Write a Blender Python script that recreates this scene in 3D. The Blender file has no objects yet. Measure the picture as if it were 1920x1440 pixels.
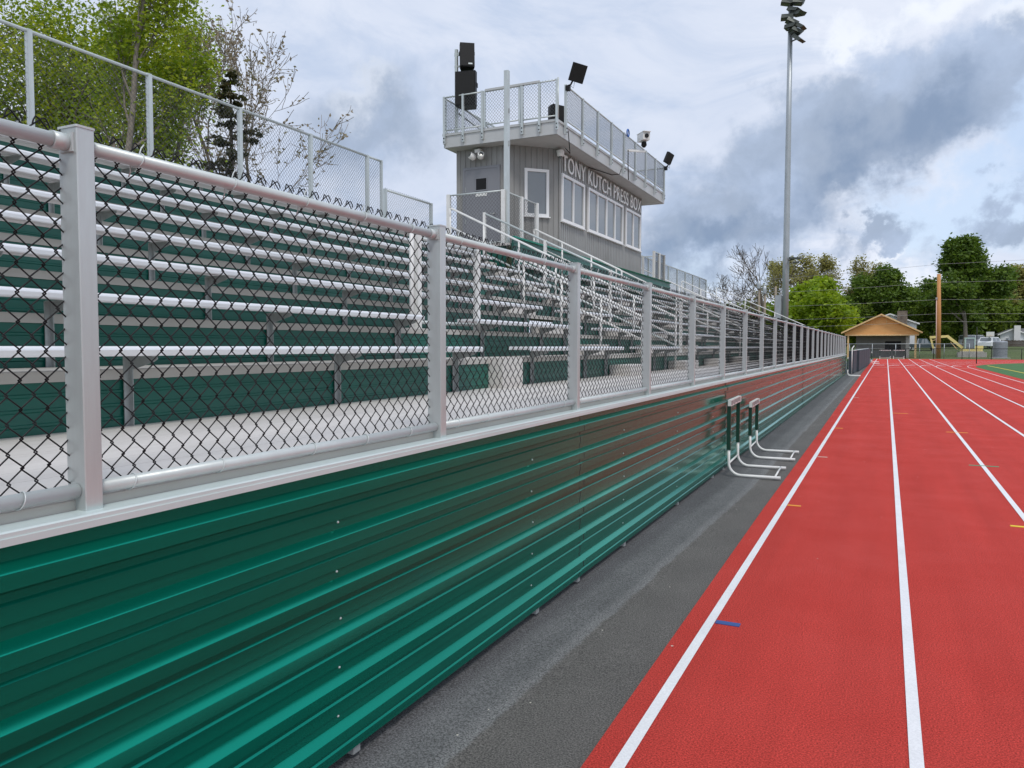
import bpy, math, random
import numpy as np
from mathutils import Vector, Matrix

# ---------------------------------------------------------------- scene, camera, sky, sun
sc = bpy.context.scene
COL = sc.collection
R = math.radians
rnd = random.Random(7)

cam_d = bpy.data.cameras.new("camera")
cam = bpy.data.objects.new("camera", cam_d)
COL.objects.link(cam)
cam_d.sensor_width = 36.0
cam_d.lens = 36.0 * 1443.0 / 1920.0
cam_d.clip_start = 0.05
cam_d.clip_end = 3000
cam.location = (0, 0, 1.65)
cam.rotation_euler = (R(90 - 2.963), 0, R(25.91))
sc.camera = cam

SUN_EL, SUN_AZ = 56.0, 135.0        # azimuth measured from +Y towards +X
sun_d = bpy.data.lights.new("sun", 'SUN')
sun_d.energy = 1.3
sun_d.angle = R(14)
sun_d.color = (1.0, 0.96, 0.90)
sun = bpy.data.objects.new("sun", sun_d)
COL.objects.link(sun)
_sd = Vector((math.sin(R(SUN_AZ)) * math.cos(R(SUN_EL)), math.cos(R(SUN_AZ)) * math.cos(R(SUN_EL)), math.sin(R(SUN_EL))))
sun.rotation_euler = _sd.to_track_quat('Z', 'Y').to_euler()
sun.location = (20, -30, 40)

def S(r, g, b):
    f = lambda c: (c / 255 / 12.92) if c <= 10 else ((c / 255 + 0.055) / 1.055) ** 2.4
    return (f(r), f(g), f(b), 1.0)

def build_world():
    w = bpy.data.worlds.new("World")
    sc.world = w
    w.use_nodes = True
    nt = w.node_tree
    nt.nodes.clear()
    N = lambda t: nt.nodes.new(t)
    L = nt.links.new
    out = N('ShaderNodeOutputWorld'); bg = N('ShaderNodeBackground')
    L(bg.outputs[0], out.inputs[0])
    bg.inputs[1].default_value = 0.1
    sky = N('ShaderNodeTexSky'); sky.sky_type = 'NISHITA'; sky.sun_disc = False
    sky.sun_elevation = R(SUN_EL); sky.sun_rotation = R(SUN_AZ)
    sky.air_density = 1.0; sky.dust_density = 1.0; sky.ozone_density = 1.5
    tc = N('ShaderNodeTexCoord')
    sep = N('ShaderNodeSeparateXYZ'); L(tc.outputs['Generated'], sep.inputs[0])
    def math_(op, a, b=None, clamp=False):
        m = N('ShaderNodeMath'); m.operation = op; m.use_clamp = clamp
        for i, x in enumerate((a, b)):
            if x is None: continue
            if isinstance(x, (int, float)): m.inputs[i].default_value = x
            else: L(x, m.inputs[i])
        return m.outputs[0]
    az = math_('ARCTAN2', sep.outputs[0], sep.outputs[1])
    el = math_('ARCSINE', sep.outputs[2])
    # cloud-plane coordinates: clouds flatten towards the horizon
    zz = math_('ADD', math_('MAXIMUM', sep.outputs[2], 0.0), 0.22)
    cv = N('ShaderNodeCombineXYZ')
    L(math_('DIVIDE', sep.outputs[0], zz), cv.inputs[0]); L(math_('DIVIDE', sep.outputs[1], zz), cv.inputs[1])
    def noise(vec, scale, detail=6, rough=0.55, loc=(0, 0, 0), dist=0.0):
        mp = N('ShaderNodeMapping'); mp.inputs[1].default_value = loc
        L(vec, mp.inputs[0])
        n = N('ShaderNodeTexNoise'); n.inputs['Scale'].default_value = scale
        n.inputs['Detail'].default_value = detail; n.inputs['Roughness'].default_value = rough
        n.inputs['Distortion'].default_value = dist
        L(mp.outputs[0], n.inputs['Vector'])
        return n
    ae = N('ShaderNodeCombineXYZ'); L(az, ae.inputs[0]); L(el, ae.inputs[1])
    dn = noise(tc.outputs['Generated'], 7.0, 8, 0.6)
    dn2 = noise(tc.outputs['Generated'], 22.0, 6, 0.6, (3, 1, 2))
    def warp(src, n, amt):
        a = N('ShaderNodeVectorMath'); a.operation = 'SUBTRACT'; L(n.outputs['Color'], a.inputs[0]); a.inputs[1].default_value = (.5, .5, .5)
        b = N('ShaderNodeVectorMath'); b.operation = 'SCALE'; L(a.outputs[0], b.inputs[0]); b.inputs['Scale'].default_value = amt
        c = N('ShaderNodeVectorMath'); c.operation = 'ADD'; L(src, c.inputs[0]); L(b.outputs[0], c.inputs[1])
        return c.outputs[0]
    wv = warp(warp(ae.outputs[0], dn, 0.22), dn2, 0.085)
    sp2 = N('ShaderNodeSeparateXYZ'); L(wv, sp2.inputs[0])
    flat = N('ShaderNodeCombineXYZ'); L(sp2.outputs[0], flat.inputs[0]); L(sp2.outputs[1], flat.inputs[1])
    def blob(azd, eld, sa, se, rot=0.0, soft=0.35):
        mp = N('ShaderNodeMapping'); mp.vector_type = 'TEXTURE'
        mp.inputs[1].default_value = (R(azd), R(eld), 0); mp.inputs[2].default_value = (0, 0, R(rot)); mp.inputs[3].default_value = (R(sa), R(se), 1)
        L(flat.outputs[0], mp.inputs[0])
        ln = N('ShaderNodeVectorMath'); ln.operation = 'LENGTH'; L(mp.outputs[0], ln.inputs[0])
        mr = N('ShaderNodeMapRange'); mr.interpolation_type = 'SMOOTHSTEP'
        L(ln.outputs['Value'], mr.inputs[0])
        mr.inputs[1].default_value = 1.0 + soft; mr.inputs[2].default_value = max(0.0, 1.0 - soft)
        mr.inputs[3].default_value = 0; mr.inputs[4].default_value = 1
        return mr.outputs[0]
    def mx(a, b): return math_('MAXIMUM', a, b)
    def union(l):
        r = l[0]
        for x in l[1:]: r = mx(r, x)
        return r
    def mixc(f, a, b):
        m = N('ShaderNodeMix'); m.data_type = 'RGBA'
        if isinstance(f, (int, float)): m.inputs[0].default_value = f
        else: L(f, m.inputs[0])
        for i, x in ((6, a), (7, b)):
            if isinstance(x, tuple): m.inputs[i].default_value = tuple(c * 10 for c in x[:3]) + (1,)
            else: L(x, m.inputs[i])
        return m.outputs[2]
    def ramp(n, lo, hi):
        mr = N('ShaderNodeMapRange'); mr.interpolation_type = 'SMOOTHSTEP'
        L(n.outputs['Fac'], mr.inputs[0]); mr.inputs[1].default_value = lo; mr.inputs[2].default_value = hi
        return mr.outputs[0]
    pale = S(200, 206, 219); soft = S(186, 195, 212); dark = S(140, 154, 175); deep = S(112, 131, 158); white = S(212, 217, 226)
    c = mixc(ramp(noise(cv.outputs[0], 0.9, 7, 0.55, (4, 2, 0), .4), 0.36, 0.64), soft, pale)
    c = mixc(math_('MULTIPLY', ramp(noise(cv.outputs[0], 2.6, 9, 0.62, (9, 5, 0), .8), 0.44, 0.70), 0.75), c, S(163, 178, 202))
    # pieces of open sky (real blue) at the right and low over the trees
    blue = N('ShaderNodeMix'); blue.data_type = 'RGBA'; blue.blend_type = 'MIX'; blue.inputs[0].default_value = 0.55
    L(sky.outputs[0], blue.inputs[6]); blue.inputs[7].default_value = tuple(x * 10 for x in S(196, 214, 240)[:3]) + (1,)
    bm = union([blob(*b) for b in BLUE])
    c = mixc(math_('MULTIPLY', bm, 0.75), c, blue.outputs[2])
    wm = union([blob(*b) for b in WHITE])
    c = mixc(math_('MULTIPLY', wm, 0.75), c, white)
    dm = union([blob(*b) for b in DARK])
    body = mixc(ramp(noise(tc.outputs['Generated'], 9.0, 8, 0.6, (1, 7, 3), .3), 0.36, 0.66), dark, S(160, 175, 199))
    body = mixc(union([blob(*b) for b in DEEP]), body, mixc(ramp(noise(tc.outputs['Generated'], 11.0, 7, 0.55, (5, 7, 3), .3), 0.35, 0.62), deep, dark))
    c = mixc(math_('MULTIPLY', dm, 0.93), c, body)
    wm2 = union([blob(*b) for b in RIM])
    c = mixc(math_('MULTIPLY', wm2, 0.8), c, white)
    # below the horizon: plain ground bounce
    hz = N('ShaderNodeMapRange'); L(sep.outputs[2], hz.inputs[0]); hz.inputs[1].default_value = -0.02; hz.inputs[2].default_value = 0.0
    c = mixc(hz.outputs[0], S(120, 122, 118), c)
    L(c, bg.inputs[0])

# cloud patches: azimuth, elevation (deg), half sizes (deg), rotation, edge softness
DARK = [(-2.5, 13.5, 9.5, 4.2, 22, .30), (5.2, 15.4, 5.2, 3.1, 20, .32), (-10.5, 9.0, 7.5, 3.6, 8, .4), (-36, 14.6, 5.0, 2.6, 8, .8), (-0.8, 7.6, 2.7, 1.0, 18, .4), (6.0, 7.8, 3.0, .9, 20, .6)]
DEEP = [(-1.0, 12.8, 7.0, 2.4, 24, .6), (-11, 8.2, 5.0, 1.6, 6, .7), (-3.5, 10.8, 3.0, 1.5, 15, .8)]
WHITE = [(-3.0, 20.5, 2.6, 1.2, 25, .5), (3.2, 21.6, 3.2, 1.5, 15, .5), (8.2, 19.3, 2.6, 1.3, -10, .5), (-36, 16.8, 2.2, 1.3, 10, .7), (1.5, 5.0, 1.4, .8, 0, .8), (-22, 6.6, 5, 1.0, 0, .8)]
RIM = [(-3.4, 20.2, 1.6, .7, 25, .6), (2.2, 21.4, 2.2, .8, 12, .6), (-0.4, 6.5, 1.5, .18, 20, .8)]
BLUE = [(9.5, 22.5, 4.2, 3.2, 0, .5), (10.0, 11.8, 4.4, 4.6, 0, .5), (4.0, 8.5, 5, 2.2, 0, .6), (-14, 6.0, 6, 1.8, 0, .7)]
build_world()

sc.view_settings.view_transform = 'Standard'
sc.view_settings.look = 'None'
sc.view_settings.exposure = 0.46
sc.view_settings.gamma = 1.0
sc.render.resolution_x = 1024
sc.render.resolution_y = 768

# ---------------------------------------------------------------- materials
MATS = {}
def mat(name, col, rough=0.5, metal=0.0, var=None, vscale=8.0, vamt=0.3, bump=0.0, bscale=40.0, stretch=(1, 1, 1), ior=1.5, coat=0.0, detail=5, fine=None):
    if name in MATS: return MATS[name]
    m = bpy.data.materials.new(name); MATS[name] = m
    m.use_nodes = True
    nt = m.node_tree; N = nt.nodes.new; L = nt.links.new
    p = nt.nodes['Principled BSDF']
    p.inputs['Base Color'].default_value = col
    p.inputs['Roughness'].default_value = rough
    p.inputs['Metallic'].default_value = metal
    p.inputs['IOR'].default_value = ior
    p.inputs['Coat Weight'].default_value = coat
    tc = N('ShaderNodeTexCoord'); mp = N('ShaderNodeMapping'); mp.inputs[3].default_value = stretch
    L(tc.outputs['Object'], mp.inputs[0])
    if var is not None:
        n = N('ShaderNodeTexNoise'); n.inputs['Scale'].default_value = vscale; n.inputs['Detail'].default_value = detail; n.inputs['Roughness'].default_value = .6
        L(mp.outputs[0], n.inputs['Vector'])
        mr = N('ShaderNodeMapRange'); L(n.outputs['Fac'], mr.inputs[0])
        mr.inputs[1].default_value = .32; mr.inputs[2].default_value = .68; mr.inputs[4].default_value = vamt
        mx = N('ShaderNodeMix'); mx.data_type = 'RGBA'; L(mr.outputs[0], mx.inputs[0])
        mx.inputs[6].default_value = col; mx.inputs[7].default_value = var
        res = mx.outputs[2]
        if fine is not None:
            n2 = N('ShaderNodeTexNoise'); n2.inputs['Scale'].default_value = fine[0]; n2.inputs['Detail'].default_value = 3; n2.inputs['Roughness'].default_value = .7
            L(mp.outputs[0], n2.inputs['Vector'])
            mr2 = N('ShaderNodeMapRange'); L(n2.outputs['Fac'], mr2.inputs[0]); mr2.inputs[1].default_value = .3; mr2.inputs[2].default_value = .7
            mr2.inputs[3].default_value = 1 - fine[1]; mr2.inputs[4].default_value = 1 + fine[1]
            mm = N('ShaderNodeVectorMath'); mm.operation = 'SCALE'; L(res, mm.inputs[0]); L(mr2.outputs[0], mm.inputs['Scale'])
            res = mm.outputs[0]
        L(res, p.inputs['Base Color'])
        ra = N('ShaderNodeMapRange'); L(n.outputs['Fac'], ra.inputs[0]); ra.inputs[1].default_value = .3; ra.inputs[2].default_value = .7
        ra.inputs[3].default_value = rough * .85; ra.inputs[4].default_value = min(1, rough * 1.15)
        L(ra.outputs[0], p.inputs['Roughness'])
    if bump > 0:
        b = N('ShaderNodeTexNoise'); b.inputs['Scale'].default_value = bscale; b.inputs['Detail'].default_value = 4; b.inputs['Roughness'].default_value = .6
        L(mp.outputs[0], b.inputs['Vector'])
        bp = N('ShaderNodeBump'); bp.inputs['Strength'].default_value = bump; bp.inputs['Distance'].default_value = 0.01
        L(b.outputs['Fac'], bp.inputs['Height']); L(bp.outputs[0], p.inputs['Normal'])
    return m

M_green = mat('green_painted_steel', (.003, .300, .206, 1), .17, .79, (.003, .258, .178, 1), 2.2, .8, .018, 4, (1, .30, 1.6), 1.45, detail=3)
M_greenr = mat('green_riser_paint', (.002, .105, .076, 1), .35, 0, (.002, .085, .062, 1), 3, .8)
M_alu = mat('mill_aluminium', (.565, .615, .61, 1), .36, .45, (.47, .50, .495, 1), 3.0, .9, .02, 60, (5, 5, .6), detail=6)
M_rail = mat('galvanised_rail', (.555, .605, .60, 1), .42, .2, (.48, .52, .52, 1), 14, .6, .02, 200)
M_seat = mat('anodised_seat', (.80, .81, .83, 1), .34, .35, (.70, .72, .75, 1), 6, .5, 0, 10, (1, .3, 1))
M_deck = mat('deck_plank', (.66, .63, .60, 1), .48, .15, (.56, .53, .50, 1), 5, .8, .03, 90, (2, .5, 1))
M_tread = mat('tread_plank', (.50, .475, .44, 1), .5, .2, (.42, .40, .37, 1), 6, .7, 0, 10, (1, .3, 1))
M_galv = mat('galvanised_bracket', (.42, .44, .44, 1), .5, .4, (.30, .32, .32, 1), 18, .8)
M_ledge = mat('ledge_aluminium', (.60, .69, .68, 1), .38, .15, (.52, .60, .59, 1), 5, .7, .02, 60, (1, .3, 1))
M_black = mat('black_vinyl_wire', (.006, .006, .007, 1), .5, 0, ior=1.35)
M_wire = mat('galvanised_wire', (.09, .095, .10, 1), .5, .3)
M_white = mat('white_painted_steel', (.74, .74, .72, 1), .35, 0, (.62, .62, .60, 1), 9, .6)
M_line = mat('white_line_paint', (.80, .80, .82, 1), .75, 0, (.58, .58, .60, 1), 120, .55, .35, 260, detail=3)
M_track = mat('red_track_rubber', (.535, .058, .046, 1), .85, 0, (.47, .047, .038, 1), 1.3, .5, 1.0, 130, ior=1.22, fine=(125, .62))
M_turf = mat('infield_turf', (.045, .15, .035, 1), .85, 0, (.03, .11, .025, 1), 2, .8, .6, 120, fine=(60, .3))
M_grass = mat('grass', (.10, .13, .04, 1), .9, 0, (.06, .10, .025, 1), .25, .9, .5, 30, fine=(4, .3))
M_yellow = mat('yellow_paint', (.75, .55, .03, 1), .7, 0)
M_orange = mat('orange_mark', (.75, .30, .03, 1), .7, 0)
M_blue = mat('blue_mark', (.03, .08, .26, 1), .7, 0)
M_pale = mat('pale_mark', (.60, .42, .35, 1), .7, 0)
M_teal = mat('green_mark', (.05, .30, .16, 1), .7, 0)
M_siding = mat('grey_metal_siding', (.265, .262, .252, 1), .42, 0, (.23, .227, .218, 1), 1.4, .8)
M_door = mat('grey_door_paint', (.20, .205, .225, 1), .4, 0)
M_fascia = mat('pale_grey_trim', (.50, .51, .51, 1), .42, .1, (.44, .45, .45, 1), 2, .7)
M_soffit = mat('soffit_panel', (.40, .40, .39, 1), .55, 0, (.36, .36, .35, 1), 3, .6)
M_wframe = mat('white_window_vinyl', (.80, .80, .80, 1), .4, 0)
M_glass = mat('window_glass', (.12, .14, .15, 1), .03, 0, ior=2.1)
M_dark = mat('black_plastic', (.004, .004, .005, 1), .55, 0, ior=1.4)
M_grille = mat('black_grille', (.003, .003, .003, 1), .7, 0, bump=.5, bscale=300)
M_letter = mat('white_letter', (.86, .86, .85, 1), .4, 0)
M_hgreen = mat('dark_green_sleeve', (.006, .045, .028, 1), .4, 0)
M_pole = mat('galvanised_pole', (.44, .47, .49, 1), .45, .55, (.36, .39, .41, 1), 5, .8, 0, 10, (1, 1, .25))
M_lamp = mat('lamp_housing', (.085, .095, .085, 1), .45, .3, (.05, .06, .05, 1), 8, .7)
M_lens = mat('lamp_lens', (.10, .11, .11, 1), .1, 0)
M_ply = mat('plywood', (.82, .43, .16, 1), .7, 0, (.72, .35, .12, 1), 2.2, .8, 0, 10, (.5, 1, 3))
M_ply2 = mat('pale_timber', (.82, .58, .30, 1), .65, 0, (.60, .36, .15, 1), 5, .7)
M_block = mat('grey_block_wall', (.22, .21, .20, 1), .85, 0, (.17, .16, .16, 1), 2, .8)
M_roof = mat('grey_shingle', (.14, .145, .15, 1), .85, 0, (.10, .10, .11, 1), 8, .8)
M_house = mat('pale_house_siding', (.76, .78, .80, 1), .6, 0)
M_stone = mat('field_stone', (.24, .19, .15, 1), .85, 0, (.12, .09, .08, 1), 2.6, 1.0, .4, 6)
M_wood = mat('new_pole_timber', (.55, .27, .09, 1), .7, 0, (.42, .19, .06, 1), 4, .8, 0, 10, (3, 3, .3))
M_oldwood = mat('weathered_pole', (.32, .27, .21, 1), .85, 0, (.22, .18, .14, 1), 5, .8, 0, 10, (3, 3, .3))
M_fencew = mat('brown_board_fence', (.11, .085, .07, 1), .85, 0, (.07, .055, .045, 1), 6, .8)
M_yel = mat('excavator_yellow', (.85, .70, .28, 1), .45, 0, (.76, .61, .23, 1), 3, .6)
M_cab = mat('excavator_cab_paint', (.42, .55, .52, 1), .4, 0)
M_rubber = mat('rubber', (.02, .02, .02, 1), .8, 0)
M_car = mat('white_car_paint', (.80, .81, .83, 1), .22, 0, coat=.5)
M_carg = mat('dark_car_paint', (.03, .055, .065, 1), .25, 0, coat=.5)
M_conc = mat('concrete', (.46, .44, .41, 1), .85, 0, (.36, .34, .32, 1), 3, .8)
M_culv = mat('corrugated_pipe', (.33, .35, .38, 1), .5, .4, (.25, .27, .30, 1), 5, .8)
M_pad = mat('dark_grey_pad', (.045, .062, .078, 1), .85, 0, (.035, .05, .062, 1), 3, .7, .05, 4)
M_bark = mat('bark', (.13, .105, .082, 1), .9, 0, (.075, .06, .048, 1), 7, .9, .4, 20, (3, 3, .6))
M_barkp = mat('pale_bark', (.24, .21, .175, 1), .9, 0, (.15, .125, .10, 1), 7, .9, .4, 20, (3, 3, .6))
M_twig = mat('grey_twig', (.30, .25, .205, 1), .85, 0, (.22, .18, .15, 1), 9, .8)
M_cable = mat('power_cable', (.34, .34, .33, 1), .7, 0)
M_grav = mat('gravel_road', (.34, .33, .31, 1), .95, 0, (.26, .25, .24, 1), 1.5, .8)
M_hose = mat('blue_cable', (.02, .12, .42, 1), .5, 0)

def asphalt_mat():
    m = bpy.data.materials.new('asphalt'); m.use_nodes = True
    nt = m.node_tree; N = nt.nodes.new; L = nt.links.new; p = nt.nodes['Principled BSDF']
    tc = N('ShaderNodeTexCoord'); sep = N('ShaderNodeSeparateXYZ'); L(tc.outputs['Object'], sep.inputs[0])
    def noise(sc_, det=5, rough=.6, st=(1, 1, 1)):
        mp = N('ShaderNodeMapping'); mp.inputs[3].default_value = st; L(tc.outputs['Object'], mp.inputs[0])
        n = N('ShaderNodeTexNoise'); n.inputs['Scale'].default_value = sc_; n.inputs['Detail'].default_value = det; n.inputs['Roughness'].default_value = rough
        L(mp.outputs[0], n.inputs['Vector']); return n.outputs['Fac']
    def ma(op, a, b):
        x = N('ShaderNodeMath'); x.operation = op
        for i, q in enumerate((a, b)):
            if isinstance(q, (int, float)): x.inputs[i].default_value = q
            else: L(q, x.inputs[i])
        return x.outputs[0]
    def rng(v, a, b, c=0., d=1.):
        r = N('ShaderNodeMapRange'); r.interpolation_type = 'SMOOTHSTEP'; L(v, r.inputs[0])
        r.inputs[1].default_value = a; r.inputs[2].default_value = b; r.inputs[3].default_value = c; r.inputs[4].default_value = d; return r.outputs[0]
    def mix(f, a, b):
        x = N('ShaderNodeMix'); x.data_type = 'RGBA'; L(f, x.inputs[0])
        for i, q in ((6, a), (7, b)):
            if isinstance(q, tuple): x.inputs[i].default_value = q
            else: L(q, x.inputs[i])
        return x.outputs[2]
    # distance from the seam that runs along the strip (x = -1.50 near, -1.40 further on)
    xs = ma('ADD', sep.outputs[0], ma('MULTIPLY', ma('SUBTRACT', noise(1.6, 4), .5), .06))
    xs = ma('ADD', xs, ma('MULTIPLY', ma('SUBTRACT', noise(9, 3), .5), .035))
    d = ma('SUBTRACT', xs, ma('SUBTRACT', ma('MULTIPLY', ma('MINIMUM', sep.outputs[1], 9.0), .026), 1.60))
    newer = mix(noise(2.2, 5), (.098, .092, .086, 1), (.132, .124, .116, 1))
    older = mix(noise(2.8, 6, .65), (.102, .103, .105, 1), (.150, .151, .153, 1))
    c = mix(rng(d, -.012, .012), older, newer)
    ridge = ma('MULTIPLY', rng(d, -.09, -.015), rng(d, .02, -.01))
    c = mix(ma('MULTIPLY', ridge, .26), c, (.26, .26, .255, 1))
    c = mix(rng(d, -.22, -.34), c, mix(noise(60, 2, .5), (.045, .045, .047, 1), (.125, .125, .13, 1)))
    g = noise(120, 3, .75)
    sv = N('ShaderNodeVectorMath'); sv.operation = 'SCALE'; L(c, sv.inputs[0]); L(rng(g, .32, .68, .35, 1.65), sv.inputs['Scale'])
    L(sv.outputs[0], p.inputs['Base Color'])
    p.inputs['Roughness'].default_value = .88
    b = N('ShaderNodeBump'); b.inputs['Strength'].default_value = .9; b.inputs['Distance'].default_value = .008; L(g, b.inputs['Height']); L(b.outputs[0], p.inputs['Normal'])
    return m
M_asph = asphalt_mat()
def wear(m, amp, stretch, scale, specks=0.0):
    """slow tonal wear (and pale grit) multiplied into an existing base colour"""
    nt = m.node_tree; N = nt.nodes.new; L = nt.links.new; p = nt.nodes['Principled BSDF']
    src = p.inputs['Base Color'].links[0].from_socket
    tc = N('ShaderNodeTexCoord'); mp = N('ShaderNodeMapping'); mp.inputs[3].default_value = stretch; L(tc.outputs['Object'], mp.inputs[0])
    n = N('ShaderNodeTexNoise'); n.inputs['Scale'].default_value = scale; n.inputs['Detail'].default_value = 6; n.inputs['Roughness'].default_value = .65; L(mp.outputs[0], n.inputs['Vector'])
    r = N('ShaderNodeMapRange'); L(n.outputs['Fac'], r.inputs[0]); r.inputs[1].default_value = .3; r.inputs[2].default_value = .7; r.inputs[3].default_value = 1 - amp; r.inputs[4].default_value = 1 + amp
    v = N('ShaderNodeVectorMath'); v.operation = 'SCALE'; L(src, v.inputs[0]); L(r.outputs[0], v.inputs['Scale']); out = v.outputs[0]
    if specks:
        w = N('ShaderNodeTexVoronoi'); w.inputs['Scale'].default_value = specks; L(tc.outputs['Object'], w.inputs['Vector'])
        lt = N('ShaderNodeMath'); lt.operation = 'LESS_THAN'; L(w.outputs['Distance'], lt.inputs[0]); lt.inputs[1].default_value = .035
        sp = N('ShaderNodeSeparateColor'); L(w.outputs['Color'], sp.inputs[0])
        gt = N('ShaderNodeMath'); gt.operation = 'GREATER_THAN'; L(sp.outputs[0], gt.inputs[0]); gt.inputs[1].default_value = .62
        mu = N('ShaderNodeMath'); mu.operation = 'MULTIPLY'; L(lt.outputs[0], mu.inputs[0]); L(gt.outputs[0], mu.inputs[1])
        x = N('ShaderNodeMix'); x.data_type = 'RGBA'; L(mu.outputs[0], x.inputs[0]); L(out, x.inputs[6]); x.inputs[7].default_value = (.62, .58, .50, 1); out = x.outputs[2]
    L(out, p.inputs['Base Color'])
wear(M_track, .09, (2.2, .12, 1), 1.4, 5.0)
wear(M_asph, .13, (1, .5, 1), 2.4, 7.0)
wear(M_green, .10, (1, .12, 2.5), 1.6)
wear(M_line, .07, (1, .6, 1), 3.0)
wear(M_siding, .08, (3, 3, .4), 2.0)
wear(M_seat, .07, (1, .5, 1), 2.5)
wear(M_deck, .10, (1.5, .4, 1), 2.0)

def leaf_mat(name, c1, c2, c3):
    m = bpy.data.materials.new(name); m.use_nodes = True
    nt = m.node_tree; N = nt.nodes.new; L = nt.links.new; p = nt.nodes['Principled BSDF']
    geo = N('ShaderNodeNewGeometry'); cr = N('ShaderNodeValToRGB')
    cr.color_ramp.elements[0].color = c1; cr.color_ramp.elements[1].color = c3
    e = cr.color_ramp.elements.new(.5); e.color = c2
    tc = N('ShaderNodeTexCoord'); n = N('ShaderNodeTexNoise'); n.inputs['Scale'].default_value = .55; n.inputs['Detail'].default_value = 2
    L(tc.outputs['Object'], n.inputs['Vector'])
    a = N('ShaderNodeMath'); a.operation = 'MULTIPLY_ADD'; L(n.outputs['Fac'], a.inputs[0]); a.inputs[1].default_value = 1.5; a.inputs[2].default_value = -.6
    b = N('ShaderNodeMath'); b.operation = 'MULTIPLY_ADD'; L(geo.outputs['Random Per Island'], b.inputs[0]); b.inputs[1].default_value = .7; L(a.outputs[0], b.inputs[2])
    L(b.outputs[0], cr.inputs[0]); L(cr.outputs[0], p.inputs['Base Color'])
    p.inputs['Roughness'].default_value = .55
    tr = N('ShaderNodeBsdfTranslucent'); L(cr.outputs[0], tr.inputs[0])
    ms = N('ShaderNodeMixShader'); ms.inputs[0].default_value = .46
    L(p.outputs[0], ms.inputs[1]); L(tr.outputs[0], ms.inputs[2]); L(ms.outputs[0], nt.nodes['Material Output'].inputs[0])
    return m
L_maple = leaf_mat('spring_maple_leaf', (.15, .24, .013, 1), (.28, .38, .016, 1), (.48, .51, .022, 1))
L_lime = leaf_mat('lime_leaf', (.15, .26, .010, 1), (.26, .38, .012, 1), (.36, .47, .025, 1))
L_dark = leaf_mat('dark_green_leaf', (.060, .115, .016, 1), (.110, .190, .020, 1), (.19, .28, .030, 1))
L_mid = leaf_mat('mid_green_leaf', (.09, .15, .018, 1), (.16, .24, .024, 1), (.26, .35, .032, 1))
L_olive = leaf_mat('olive_budding_leaf', (.22, .21, .055, 1), (.33, .31, .085, 1), (.44, .42, .13, 1))
L_con = leaf_mat('conifer_needle', (.032, .042, .016, 1), (.062, .070, .024, 1), (.14, .105, .045, 1))
L_bud = leaf_mat('brown_bud', (.26, .20, .14, 1), (.34, .27, .18, 1), (.36, .34, .18, 1))

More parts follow.
